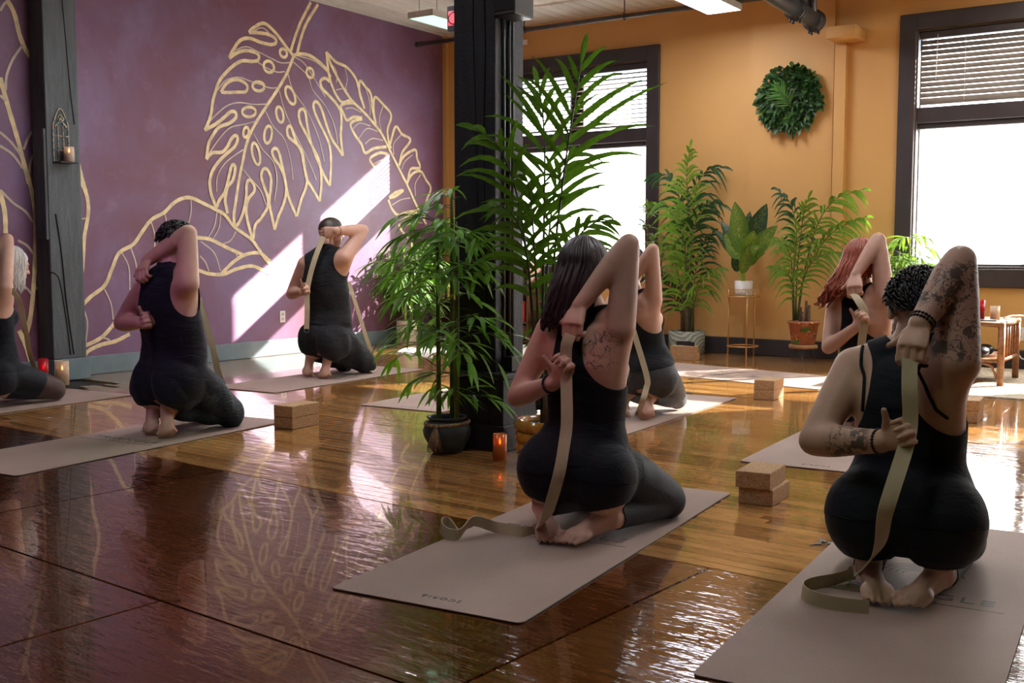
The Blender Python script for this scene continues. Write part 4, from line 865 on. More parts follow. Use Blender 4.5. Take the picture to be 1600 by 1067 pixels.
H_DARK = hairmat('dark_brown_hair', (0.010, 0.006, 0.007), (0.032, 0.018, 0.018)); H_RED = hairmat('copper_red_hair', (0.20, 0.030, 0.010), (0.42, 0.085, 0.028)); H_PLAT = hairmat('platinum_hair', (0.42, 0.41, 0.38), (0.70, 0.69, 0.66)); H_BLK = hairmat('short_black_hair', (0.008, 0.007, 0.007), (0.025, 0.021, 0.020)); H_BUZZ = hairmat('cropped_brown_hair', (0.030, 0.020, 0.015), (0.060, 0.042, 0.032))
PI = math.pi
def hair(k, mat, *parts): return mo('hair', join(*parts), mat, PPL[k][0])
i4 = PPL['P4'][2]; hair('P4', H_DARK, cap_hair(i4, 1.10, 1.75, 0.35, 0.0008), *locks(i4, 120, PI * 0.92, PI * 1.86, 0.215, (-0.035, -0.04, 0), 0.011, 1, th_end=1.6, back=0.022, topr=1.11, spread=0.4), *locks(i4, 30, PI * 1.86, PI * 2.12, 0.12, (-0.03, -0.06, 0), 0.010, 17, th_end=1.6, back=0.02, topr=1.11, spread=0.4))
i6 = PPL['P6'][2]; hair('P6', H_RED, cap_hair(i6, 1.09, 1.75, 0.35, 0.002), *locks(i6, 80, PI * 0.85, PI * 1.70, 0.21, (-0.055, -0.05, 0), 0.012, 2, wave=0.012, back=0.02, spread=0.6), *locks(i6, 34, PI * 0.80, PI * 1.3, 0.255, (-0.105, -0.05, 0), 0.010, 5, wave=0.022, back=0.02, spread=0.8), *locks(i6, 26, PI * 1.75, PI * 2.1, 0.10, (-0.03, -0.03, 0), 0.011, 9, back=0.02))
i1 = PPL['P1'][2]; hair('P1', H_PLAT, cap_hair(i1, 1.09, 1.75, 0.35, 0.0015), *locks(i1, 110, PI * 0.88, PI * 2.12, 0.17, (0.01, -0.01, 0), 0.011, 3, back=0.01, topr=1.12, spread=0.4))
i7 = PPL['P7'][2]; hair('P7', H_BLK, cap_hair(i7, 1.045, 2.0, 0.5, 0.001, 4), *tufts(i7, 1000, 0.042, 0.0028, 4, 0, 1.85, back=0.9))
i2 = PPL['P2'][2]; hair('P2', H_BLK, cap_hair(i2, 1.04, 1.9, 0.5, 0.001, 6), *tufts(i2, 420, 0.035, 0.0045, 6, 0, 1.5))
i3 = PPL['P3'][2]; hair('P3', H_BUZZ, cap_hair(i3, 1.018, 1.8, 0.5, 0.0008, 8))
i5 = PPL['P5'][2]; hair('P5', H_DARK, cap_hair(i5, 1.07, 1.85, 0.4, 0.002, 9), *locks(i5, 40, PI * 0.9, PI * 2.1, 0.02, (0, 0, 0), 0.011, 12, th_end=1.5), ellipsoid(i5['hc'] - i5['hx'][1] * 0.10 + i5['hx'][2] * 0.06, i5['hx'], (0.035, 0.032, 0.035)))

# thin straps, bracelets, bands
def surf_strap(k, pts, r, nm, mat=None, off=0.004):
    P = onbody(PPL[k][2], spline(pts, 7), off); return mo(nm, tube(onbody(PPL[k][2], spline(P, 40), off), r, 6), mat or NAVY, PPL[k][0])
def bracelet(k, j0, j1, t, rad, nbead, rb, nm, mat):
    J = PPL[k][1]; p = J[j0] * (1 - t) + J[j1] * t; d = J[j1] - J[j0]; u, w = frame(d); out = []
    for i in range(nbead):
        a = 2 * PI * i / nbead; c = p + (u * math.cos(a) + w * math.sin(a)) * rad
        out.append(ellipsoid(c, np.eye(3), (rb, rb, rb), 7, 5))
    return mo(nm, join(*out), mat, PPL[k][0])
M_BEAD = plain('dark_beads', (0.012, 0.010, 0.010), 0.3, 0.5, 80)
bracelet('P7', 'elR', 'wrR', 0.93, 0.034, 22, 0.0052, 'bead_bracelet', M_BEAD); bracelet('P7', 'elR', 'wrR', 0.975, 0.033, 22, 0.0052, 'bead_bracelet', M_BEAD); bracelet('P7', 'elL', 'wrL', 0.97, 0.033, 22, 0.0055, 'bead_bracelet', M_BEAD)
bracelet('P4', 'elL', 'wrL', 0.93, 0.032, 40, 0.0055, 'wrist_band', M_BLACK)
bracelet('P3', 'elR', 'wrR', 0.92, 0.034, 34, 0.003, 'wrist_cord', M_BLACK)
J7 = PPL['P7'][1]
surf_strap('P7', [J7['shL'] + (0.035, -0.03, 0.06), J7['shL'] + (0.030, -0.12, 0.0), J7['shL'] + (0.032, -0.14, -0.06), J7['shL'] + (0.036, -0.14, -0.115)], 0.005, 'bra_strap')
surf_strap('P7', [J7['shR'] + (-0.06, -0.10, -0.02), J7['shR'] + (-0.04, -0.14, -0.07), J7['shR'] + (-0.02, -0.13, -0.13), J7['chest'] + (0.14, -0.12, -0.03)], 0.005, 'bra_strap')

# ------------------------------------------------------------------ mats
g = NG('cork_mat'); v = g.coord(); f1 = g.noise(v, 2.5, 4); f2 = g.noise(v, 240, 2)
c = g.ramp(f1, [(0.3, (0.335, 0.245, 0.205)), (0.7, (0.385, 0.285, 0.24))]); c = g.mix(c, (0.22, 0.15, 0.12), g.ramp(f2, [(0.55, (0, 0, 0)), (0.75, (0.45, 0.45, 0.45))]))
g.set(color=c, rough=0.7, spec=0.3, normal=g.bump(f2, 0.08, 0.002)); M_MAT = g.m
M_RUBBER = plain('black_rubber', (0.012, 0.012, 0.013), 0.7); M_PRINT = plain('charcoal_print', (0.075, 0.080, 0.085), 0.6)

def rrect(w, l, r, n=5):
    pts = []
    for cx, cy, a0 in ((w / 2 - r, l / 2 - r, 0), (-w / 2 + r, l / 2 - r, 90), (-w / 2 + r, -l / 2 + r, 180), (w / 2 - r, -l / 2 + r, 270)):
        for i in range(n + 1):
            a = math.radians(a0 + 90 * i / n); pts.append((cx + r * math.cos(a), cy + r * math.sin(a)))
    return pts
def slab(pts, z0, z1):
    n = len(pts); V = [(x, y, z0) for x, y in pts] + [(x, y, z1) for x, y in pts]
    return V, [tuple(range(n - 1, -1, -1)), tuple(range(n, 2 * n))] + [(i, (i + 1) % n, n + (i + 1) % n, n + i) for i in range(n)]
def text_mesh(s, size, sx=1.0, spacing=1.0, ext=0.0003):
    cu = bpy.data.curves.new('t', 'FONT'); cu.body = s; cu.size = size; cu.align_x = 'CENTER'; cu.align_y = 'CENTER'; cu.extrude = ext; cu.space_character = spacing; cu.resolution_u = 3
    o = bpy.data.objects.new('t', cu); COL.objects.link(o); o.scale = (sx, 1, 1); dg = bpy.context.evaluated_depsgraph_get(); dg.update()
    m = bpy.data.meshes.new_from_object(o.evaluated_get(dg)); bpy.data.objects.remove(o); bpy.data.curves.remove(cu)
    for v_ in m.vertices: v_.co.x *= sx
    m.materials.clear(); return m
T_BIG = text_mesh('TRIANGLE', 0.075, 1.25, 1.15); T_SM = text_mesh('STUDIO', 0.024, 1.2, 2.2); T_SC = text_mesh('SCORI\u0245', 0.030, 1.1, 1.25)
for m in (T_BIG, T_SM, T_SC): m.materials.append(M_PRINT)
art = []
for k in range(5): art.append(ribbon([(0.13 * math.cos(a) * (1 - 0.16 * k), 0.20 + 0.11 * math.sin(a) * (1 - 0.16 * k), 0) for a in np.linspace(0.15 + 0.25 * k, PI - 0.2 + 0.1 * k, 18)], 0.004, [(math.cos(a), math.sin(a), 0) for a in np.linspace(0.1, PI, 18)], 0.0005))
art += [ribbon([(-0.27, -0.075, 0), (-0.09, -0.075, 0)], 0.005, (0, 1, 0), 0.0005), ribbon([(0.09, -0.075, 0), (0.27, -0.075, 0)], 0.005, (0, 1, 0), 0.0005)]
ART = mkmesh('line_drawing', *join(*art), smooth=False); ART.materials.append(M_PRINT)
def mat(cx, cy, rot, label, w=0.65, l=1.83, group=None, prints=True):
    r = empty('yoga_mat', (cx, cy, 0), math.radians(rot), label, 'yoga mat', group); pts = rrect(w, l, 0.022)
    mo('rubber_underside', slab(pts, 0.0004, 0.0032), M_RUBBER, r, smooth=False); mo('cork_surface', slab(pts, 0.0032, 0.0055), M_MAT, r, smooth=False)
    if prints:
        for nm, me, p, rz in (('printed_name', T_BIG, (0, -0.005, 0.0058), 0), ('printed_name', T_SM, (0, -0.072, 0.0058), 0), ('printed_mark', T_SC, (0.02, -l / 2 + 0.075, 0.0058), PI), ('line_drawing', ART, (0, 0, 0.0058), 0)):
            o = bpy.data.objects.new(nm, me); COL.objects.link(o); o.parent = r; o.location = p; o.rotation_euler = (0, 0, rz)
    return r
def mat_from(nearR, rot, label, w=0.65, l=1.83, **k):
    a = math.radians(rot); ex = np.array([math.cos(a), math.sin(a)]); ey = np.array([-math.sin(a), math.cos(a)])
    c = np.array(nearR) - ex * w / 2 + ey * l / 2; return mat(c[0], c[1], rot, label, w, l, **k)
mat_from((-1.577, 2.385), 5.0, 'cork yoga mat under the kneeling person with long dark hair')
mat_from((-0.40, 2.36), 4.0, 'cork yoga mat under the tattooed kneeling person with bracelets')
mat_from((-4.53, 2.744), 5.0, 'cork yoga mat under the kneeling person in slate trousers')
mat_from((-5.715, 5.45), 3.0, 'cork yoga mat under the kneeling person with shaved head')
mat_from((-6.36, 2.98), 3.0, 'cork yoga mat under the kneeling person with platinum hair')
mat_from((-2.79, 5.20), 2.5, 'sunlit cork yoga mat under the kneeling person in grey leggings')
mat_from((-1.33, 4.92), 3.0, 'cork yoga mat under the kneeling person with red hair')
mat_from((-4.15, 5.36), 3.0, 'empty cork yoga mat behind the potted bamboo and timber post')
mat(-3.52, 8.42, -101.0, 'empty pale yoga mat lying crosswise before the potted palms', 0.85, 2.1)

# ------------------------------------------------------------------ cork blocks
g = NG('cork_block'); v = g.coord(); f2 = g.noise(v, 190, 3, 0.7); vo = g.n('ShaderNodeTexVoronoi'); vo.inputs['Scale'].default_value = 230; g.l(v, vo.inputs['Vector'])
c = g.ramp(vo.outputs['Color'], [(0.2, (0.30, 0.175, 0.085)), (0.5, (0.42, 0.26, 0.135)), (0.85, (0.50, 0.33, 0.19))]); c = g.mix(c, (0.13, 0.065, 0.03), g.ramp(f2, [(0.58, (0, 0, 0)), (0.72, (0.7, 0.7, 0.7))]))
g.set(color=c, rough=0.8, spec=0.25, normal=g.bump(f2, 0.25, 0.003)); M_CORK = g.m
BM = mkmesh('cork_block', *bevbox(-0.07, -0.114, 0, 0.07, 0.114, 0.067, 0.0045, 2), smooth=False); BM.materials.append(M_CORK)
def blocks(cx, cy, rz, where, d=(0.0, 0.0), rd=1.5):
    for i in range(2):
        o = bpy.data.objects.new('yoga_block', BM); COL.objects.link(o); o.location = (cx + d[0] * i, cy + d[1] * i, 0.0672 * i); o.rotation_euler = (0, 0, math.radians(rz + rd * i))
        setp(o, ('upper' if i else 'lower') + ' cork yoga block of the stack ' + where, 'yoga block', 'stacked cork yoga blocks')
blocks(-1.585, 4.185, 3, 'behind the mat of the dark-haired kneeler', (-0.012, -0.012))
blocks(-4.52, 4.475, 3, 'at the end of the slate-trousered kneeler\'s mat', (0.004, -0.004), 0.3)
blocks(-6.25, 4.95, 4, 'at the end of the platinum-haired kneeler\'s mat')
blocks(-2.70, 7.175, 3, 'sunlit beside the grey-leggings kneeler\'s mat', (0, 0.004), 0.4)
blocks(-5.68, 7.42, 3, 'behind the bamboo at the shaved-head kneeler\'s mat')
blocks(-1.35, 6.89, 3, 'beside the red-haired kneeler near the jute rug', (0.006, 0))
blocks(-4.33, 9.33, 92, 'under a black folded strap near the palms', (-0.012, 0))

# ------------------------------------------------------------------ straps
g = NG('cotton_strap'); v = g.coord(); wv = g.n('ShaderNodeTexWave'); wv.inputs['Scale'].default_value = 150; g.l(v, wv.inputs['Vector']); f = g.noise(v, 12, 3)
g.set(color=g.ramp(f, [(0.3, (0.46, 0.39, 0.25)), (0.7, (0.56, 0.48, 0.33))]), rough=0.85, normal=g.bump(wv.outputs['Fac'], 0.3, 0.002)); M_STRAP = g.m
def strap(label, pts, wd, width=0.040, ring=False, name='yoga_strap', mat_=None, n=150):
    P = spline(pts, n); wds = spline(wd, n) if np.ndim(wd) == 2 else np.tile(np.asarray(wd, float), (n, 1))
    for _ in range(14):
        P[1:-1] = 0.25 * P[:-2] + 0.5 * P[1:-1] + 0.25 * P[2:]; wds[1:-1] = 0.25 * wds[:-2] + 0.5 * wds[1:-1] + 0.25 * wds[2:]
    zmin = P[:, 2].min(); o0 = np.array([P[-1][0], P[-1][1], 0])
    V, F = ribbon(P - o0, width, wds, 0.0028)
    if not ring: return setp(mo(name, (V, F), mat_ or M_STRAP, loc=o0, smooth=False), label, 'strap', 'cream yoga straps' if not mat_ else None)
    r = empty(name, o0, 0, label, 'strap', 'cream yoga straps'); mo('webbing', (V, F), M_STRAP, r, smooth=False)
    c = P[-1] - o0; mo('d_ring', tube([c + np.array(CR) * 0.02 * math.cos(a) + np.array([0, 0, -0.012 + 0.016 * math.sin(a)]) for a in np.linspace(0, 2 * PI, 17)], 0.0025, 6), M_STEEL, r); return r
def W_(k, j): # joint in world space
    a = PPL[k][0].rotation_euler[2]; p = PPL[k][1][j]; r = PPL[k][0].location
    return np.array([r[0] + p[0] * math.cos(a) - p[1] * math.sin(a), r[1] + p[0] * math.sin(a) + p[1] * math.cos(a), r[2] + p[2]])
Rr = tuple(CR); Up = (0, 0, 1)
def grip(k):   # strap points through both fists
    a = nrm(W_(k, 'knL') - W_(k, 'wrL')); return [W_(k, 'knR') + np.array([0, -0.012, -0.03]), 0.5 * (W_(k, 'knR') + W_(k, 'knL')) + a * 0.012 + np.array([0, -0.03, 0]), W_(k, 'knL') + a * 0.020 + np.array([0, -0.022, 0.0])]
def pp(L): return [gy(x, y, Y) for x, y, Y in L]
strap('cream strap held by the dark-haired kneeler, its end curled on the floor beside the mat', grip('P4') + pp([(886, 660, 3.09), (882, 690, 3.07), (875, 735, 3.03), (864, 775, 3.04), (854, 806, 3.06), (846, 820, 3.10), (838, 826, 3.18)]) + [gz(824, 831, 0.026), gz(812, 831, 0.025), gz(800, 828, 0.024), gz(770, 823, 0.026), gz(752, 815, 0.05), gz(735, 812, 0.06), gz(722, 832, 0.028), gz(712, 838, 0.024), gz(690, 830, 0.03), gz(686, 818, 0.05), gz(697, 812, 0.055), gz(708, 826, 0.03), gz(716, 836, 0.024)],
      [Rr] * 8 + [(0.7, 0.3, 0.5), (0.4, 0.2, 0.9)] + [Up] * 13)
strap('cream strap held by the tattooed kneeler, folded back over the mat', grip('P7') + pp([(1394, 765, 2.95), (1382, 805, 2.93), (1377, 845, 2.97), (1364, 872, 3.05)]) + [gz(1335, 894, 0.04), gz(1300, 906, 0.027), gz(1265, 912, 0.026), gz(1252, 922, 0.026), gz(1270, 935, 0.026), gz(1315, 945, 0.024), gz(1358, 950, 0.022)],
      [Rr] * 7 + [(0.4, 0.1, 0.9)] + [Up] * 4 + [(0.1, 0.1, 0.9)] * 2, 0.042)
strap('cream strap trailing behind the slate-trousered kneeler down to the mat', grip('P2') + pp([(236, 535, 3.66), (230, 566, 3.64), (221, 607, 3.62), (214, 640, 3.63)]) + [gz(212, 662, 0.07), gz(214, 674, 0.03), gz(222, 680, 0.012)], [Rr] * 10)
strap('cream strap end hanging over the thigh of the slate-trousered kneeler', pp([(310, 465, 4.14), (322, 505, 4.14), (333, 545, 4.15), (341, 582, 4.18), (349, 606, 4.22)]), (0.4, 0.9, 0), 0.034)
strap('cream strap with metal ring hanging from the shaved-head kneeler', grip('P3') + pp([(480, 485, 6.14), (479, 514, 6.14)]), Rr, 0.040, True)
strap('cream strap end falling beside the shaved-head kneeler\'s knee', pp([(545, 440, 6.66), (559, 485, 6.68), (570, 520, 6.72), (582, 556, 6.8), (586, 575, 6.84)]) + [gz(580, 581, 0.022)], (0.3, 0.9, 0), 0.034)
strap('cream strap behind the grey-leggings kneeler', grip('P5') + pp([(1010, 585, 5.68), (1010, 605, 5.66), (1003, 630, 5.62)]) + [gz(996, 648, 0.02)], Rr, 0.034)
strap('cream strap between the hands of the red-haired kneeler', grip('P6') + pp([(1346, 540, 5.60), (1347, 580, 5.60), (1347, 620, 5.60)]), Rr, 0.042)
strap('cream strap falling past the platinum-haired kneeler to the mat', pp([(15, 450, 3.95), (30, 470, 4.0), (39, 510, 4.05), (46, 550, 4.12), (56, 580, 4.25), (62, 590, 4.3)]), (0.6, 0.7, 0), 0.03)
M_BSTRAP = plain('black_webbing', (0.012, 0.012, 0.014), 0.8)
zb = 0.1344 + 0.02
strap('black strap folded on the block stack by the palms', [(-4.42, 9.32, zb), (-4.36, 9.30, zb + 0.004), (-4.30, 9.31, zb), (-4.27, 9.34, zb), (-4.33, 9.36, zb), (-4.40, 9.35, zb), (-4.34, 9.33, zb), (-4.26, 9.30, zb), (-4.22, 9.29, zb)], Up, 0.038, mat_=M_BSTRAP)
# ================================================================== fixtures, furniture and small things
def led(x0, y0, x1, y1, z, label, col, s, group=None):
    cx, cy_ = (x0 + x1) / 2, (y0 + y1) / 2; r = empty('led_panel', (cx, cy_, z), 0, label, 'ceiling light', group); a, b = (x1 - x0) / 2, (y1 - y0) / 2
    mo('housing', join(bevbox(-a, -b, 0.002, a, b, 0.055, 0.003), box(-a, -b, -0.004, -a + 0.012, b, 0.002), box(a - 0.012, -b, -0.004, a, b, 0.002), box(-a, -b, -0.004, a, -b + 0.012, 0.002), box(-a, b - 0.012, -0.004, a, b, 0.002)), plain('led_housing', (0.55, 0.53, 0.50), 0.5), r, smooth=False)
    mo('diffuser', box(-a + 0.012, -b + 0.012, -0.002, a - 0.012, b - 0.012, 0.001), emit('led_' + '_'.join('%02d' % int(c * 99) for c in col), col, s), r, smooth=False)
    mo('hanger', join(*[tube([(sx * a * 0.7, sy * b * 0.8, 0.055), (sx * a * 0.7, sy * b * 0.8, CZ - z)], 0.003, 5) for sx in (-1, 1) for sy in (-1, 1)]), M_STEEL, r)
LS = 24.0
led(-6.66, 8.12, -6.36, 9.32, 3.20, 'mint-tinted flat ceiling light hung near the purple wall', (0.40, 0.95, 0.62), 1.15)
led(-4.25, 8.34, -3.91, 9.54, 3.20, 'cool white flat ceiling light hung beside the black pipe', (0.86, 0.88, 1.0), LS)
for lx, ly, k_, wh in ((-5.5, 5.6, 1.1, 'above the shaved-head kneeler'), (-4.1, 5.6, 1.1, 'above the empty mat behind the post'), (-1.2, 5.6, 1.0, 'above the red-haired kneeler'), (1.4, 5.6, 0.5, 'above the bare floor by the right wall'), (-4.1, 2.4, 0.03, 'above the slate-trousered kneeler'), (-1.2, 2.4, 0.02, 'above the tattooed kneeler')):  # unseen panels added above the view to fill the room with light
    led(lx - 0.16, ly - 0.6, lx + 0.16, ly + 0.6, 3.25, 'added white fill panel hung ' + wh, (0.95, 0.965 - 0.01 * k_, 1.0), LS * k_, 'added fill panels over the mats')
led(-1.5, 8.4, -1.18, 9.6, 3.25, 'added white fill panel over the rattan table', (1.0, 0.90, 0.80), LS); led(1.3, 8.4, 1.62, 9.6, 3.25, 'added white fill panel near the far right window', (1.0, 0.90, 0.78), LS)  # two more unseen panels, added to brighten the ochre wall

# pipes under the ceiling
r = empty('sprinkler_pipe', (-5.0, 9.60, 3.30), 0, 'thin brown sprinkler pipe running below the ceiling along the ochre wall', 'pipe')
mo('pipe', tube([(-2.72, 0, 0), (2.9, 0, 0)], 0.026, 12), M_CONDUIT, r); mo('end_cap', tube([(-2.75, 0, 0), (-2.68, 0, 0)], 0.031, 12), M_CONDUIT, r)
for hx in (-1.32, -0.15, 0.9): mo('hanger', join(tube([(hx, 0, 0.03), (hx, 0, 0.2)], 0.006, 6), tube([(hx + 0.0, 0.034 * math.cos(a), 0.034 * math.sin(a)) for a in np.linspace(0, 2 * PI, 15)], 0.007, 6)), M_CONDUIT, r)
mo('coupling', tube([(-1.45, 0, 0), (-1.33, 0, 0)], 0.034, 12), M_CONDUIT, r)
r = empty('drain_pipe', (-3.235, 9.5, 3.02), 0, 'thick black cast iron pipe with clamped joints under the ceiling', 'pipe')
mo('pipe', tube([(0, -2.5, 0.08), (0, 0.10, 0.0)], 0.074, 24), M_IRON, r)
for yy in (-1.55, -0.45, 0.02):
    zz = 0.0 + (0.10 - yy) * 0.08 / 2.6
    mo('coupling', join(tube([(0, yy - 0.055, zz), (0, yy + 0.055, zz)], 0.087, 24), tube([(0, yy - 0.04, zz), (0, yy - 0.022, zz)], 0.094, 24), tube([(0, yy + 0.022, zz), (0, yy + 0.04, zz)], 0.094, 24)), M_IRON, r)
    for s in (-1, 1):
        for t in (-0.032, 0.032): mo('bolt', tube([(0.03 * s, yy + t, zz - 0.115), (0.03 * s, yy + t, zz - 0.08)], 0.011, 8), M_BLACK, r)
mo('riser', tube([(0.02, -0.12, 0.0), (0.02, -0.12, 0.475)], 0.045, 16), M_IRON, r)

# things on the big post
pxf = -3.225 + 0.088
r = empty('loudspeaker', (pxf + 0.082, 4.53, 2.15), 0, 'black box loudspeaker mounted high on the timber post', 'speaker')
mo('cabinet', bevbox(-0.052, -0.085, 0, 0.075, 0.085, 0.30, 0.006), M_BLACK, r, smooth=False); mo('bracket', bevbox(-0.080, -0.02, 0.1, -0.052, 0.01, 0.2, 0.003), M_BLACK, r, smooth=False); mo('grille', bevbox(-0.045, -0.09, 0.02, 0.068, -0.085, 0.28, 0.002), plain('speaker_grille', (0.02, 0.02, 0.021), 0.8, 0.5, 300), r, smooth=False)
for k, (yy, rad, m_, nm) in enumerate(((-0.03, 0.007, M_STEEL, 'pale'), (0.005, 0.011, plain('black_conduit', (0.02, 0.02, 0.022), 0.4), 'black'), (0.045, 0.008, plain('green_grey_conduit', (0.06, 0.085, 0.075), 0.4), 'green-grey'))):
    setp(mo('conduit', tube([(0, 0, 0.40), (0, 0, 3.49)], rad, 10), m_, loc=(pxf + rad + 0.001, 4.60 + yy, 0)), nm + ' upright conduit fixed to the sunlit side of the timber post', 'conduit')
setp(mo('junction_box', bevbox(-0.03, -0.04, 0, 0.03, 0.04, 0.075, 0.004), M_BLACK, loc=(pxf + 0.031, 4.60, 0.397), smooth=False), 'small dark junction box at the foot of the post conduits', 'electrical box')
e0 = gy(703, 50, 6.0)
r = empty('exit_sign', (e0[0] + 0.15, 6.0, e0[2]), 0, 'black sign with red face hanging half behind the timber post', 'sign')
mo('housing', bevbox(-0.155, -0.025, 0, 0.155, 0.025, 0.165, 0.004), M_BLACK, r, smooth=False); mo('face', box(-0.143, -0.0275, 0.035, 0.14, -0.0255, 0.13), emit('exit_red', (1.0, 0.07, 0.09), 0.9), r, smooth=False)
mo('printed_mark', ribbon([(-0.095 + 0.045 * math.cos(a), -0.029, 0.082 + 0.04 * math.sin(a)) for a in np.linspace(PI * 0.35, PI * 1.65, 20)], 0.010, [(math.cos(a), 0, math.sin(a)) for a in np.linspace(PI * 0.35, PI * 1.65, 20)], 0.001), M_BLACK, r)
mo('chain', tube([(0, 0, 0.165), (0, 0, CZ - e0[2])], 0.004, 6), M_BLACK, r)

# ------------------------------------------------------------------ candles
def glass(name, c, alpha=0.5):
    if name in MATS: return MATS[name]
    g = NG(name); tr = g.n('ShaderNodeBsdfTransparent'); tr.inputs['Color'].default_value = (*c, 1); ms = g.n('ShaderNodeMixShader'); ms.inputs[0].default_value = alpha
    g.set(color=c, rough=0.08, spec=0.8); g.l(tr.outputs[0], ms.inputs[1]); g.l(g.b.outputs[0], ms.inputs[2]); g.l(ms.outputs[0], g.out.inputs['Surface']); MATS[name] = g.m; return g.m
def candle(loc, r_, h, gc, wax, label, waxh=0.6, gname='g', lit=True):
    e = empty('candle', loc, 0, label, 'candle'); w = 0.0025
    mo('glass', lathe([(r_ - w, 0.006), (r_ - w, h), (r_, h), (r_, 0.0), (0.001, 0.0)], 24), glass('candle_glass_' + gname, gc, 0.45), e)
    mo('wax', lathe([(0.001, 0.007), (r_ * 0.86, 0.007), (r_ * 0.86, h * waxh), (0.001, h * waxh - 0.004)], 20), plain('wax_' + gname, wax, 0.5), e)
    if lit:
        mo('flame', lathe([(0.0005, 0.0), (0.005, 0.008), (0.0055, 0.014), (0.003, 0.024), (0.0004, 0.034)], 10, (0, 0, h * waxh)), emit('flame', (1.0, 0.45, 0.10), 14.0), e)
    return e
candle((-2.97, 4.30, 0), 0.034, 0.125, (0.85, 0.40, 0.12), (0.75, 0.36, 0.10), 'lit amber glass candle on the floor beside the bamboo pot', 0.58, 'amber')
candle((-2.985, 4.55, 0), 0.042, 0.175, (0.75, 0.03, 0.05), (0.6, 0.03, 0.04), 'red glass candle on the floor between post plinth and yellow pot', 0.6, 'red', False)
candle((-7.54, 4.73, 0), 0.044, 0.115, (0.85, 0.45, 0.15), (0.80, 0.45, 0.14), 'lit short amber candle at the foot of the wall post', 0.6, 'amber')
candle((-7.56, 4.835, 0), 0.036, 0.20, (0.75, 0.03, 0.05), (0.65, 0.03, 0.05), 'lit tall red glass candle at the foot of the wall post', 0.6, 'red')
candle((-7.42, 4.90, 0), 0.050, 0.185, (0.9, 0.78, 0.6), (0.85, 0.62, 0.36), 'lit ivory candle in clear glass at the foot of the wall post', 0.62, 'ivory')
# sconce
sx = -7.655; r = empty('candle_sconce', (sx, 5.12, 1.70), 0, 'arched verdigris metal wall sconce holding a small candle on the wall post', 'sconce')
M_VERD = plain('chipped_verdigris', (0.42, 0.40, 0.33), 0.7, 0.9, 30)
g = NG('chipped_verdigris2'); f = g.noise(g.coord(), 26, 3); g.set(color=g.ramp(f, [(0.42, (0.09, 0.22, 0.27)), (0.5, (0.55, 0.46, 0.33)), (0.68, (0.50, 0.42, 0.32)), (0.72, (0.25, 0.09, 0.04))]), rough=0.7); M_VERD = g.m
yL, yR, zb_, zs, zt_ = -0.075, 0.055, 0.0, 0.27, 0.41
arcL = [(0, yL, zb_), (0, yL, zs)] + [(0, yL + 0.065 * t, zs + 0.14 * math.sin(t * PI / 2)) for t in (0.25, 0.5, 0.75, 1.0)]; arcR = [(0, yR - (p[1] - yL), p[2]) for p in arcL]
mo('arch_frame', join(tube(spline(arcL, 24), 0.006, 6), tube(spline(arcR, 24), 0.006, 6), *[tube([(0, y, 0.0), (0, y, 0.30)], 0.004, 6) for y in (-0.033, 0.012)], *[tube([(0, yL, z), (0, yR, z)], 0.004, 6) for z in (0.09, 0.20)]), M_VERD, r)
mo('tracery', join(tube(spline([(0, -0.06, 0.27), (0, -0.03, 0.30), (0, -0.01, 0.335), (0, 0.01, 0.30), (0, 0.04, 0.27)], 20), 0.008, 6), tube([(0, -0.04, 0.33), (0, -0.01, 0.365), (0, 0.02, 0.33), (0, -0.01, 0.295), (0, -0.04, 0.33)], 0.006, 6)), M_VERD, r)
mo('ledge', bevbox(-0.004, -0.085, -0.012, 0.105, 0.065, 0.0, 0.003), M_BLACK, r, smooth=False)
candle((sx + 0.055, 5.14, 1.701), 0.040, 0.115, (0.92, 0.85, 0.78), (0.45, 0.17, 0.06), 'lit amber candle standing in the arched wall sconce', 0.62, 'sconce')

# outlets
def outlet(loc, rz, label):
    r = empty('wall_outlet', loc, rz, label, 'outlet'); mo('plate', bevbox(-0.036, 0, -0.057, 0.036, 0.006, 0.057, 0.003), M_WHITE, r, smooth=False)
    for z in (-0.024, 0.024): mo('socket', bevbox(-0.016, 0.006, z - 0.014, 0.016, 0.008, z + 0.014, 0.002), plain('socket_grey', (0.45, 0.45, 0.45), 0.5), r, smooth=False)
outlet((PX + 0.0005, 7.60, 0.375), -PI / 2, 'white wall outlet on the purple wall below the sunlit patch'); outlet((-1.61, YY - 0.0005, 0.30), PI, 'white wall outlet on the ochre wall behind the rattan table')
setp(mo('motion_sensor', bevbox(-0.03, -0.03, 0, 0.03, 0, 0.055, 0.006), M_WHITE, loc=(-6.72, YY - 0.001, 3.29)), 'small white sensor box high on the ochre wall above the window', 'sensor')

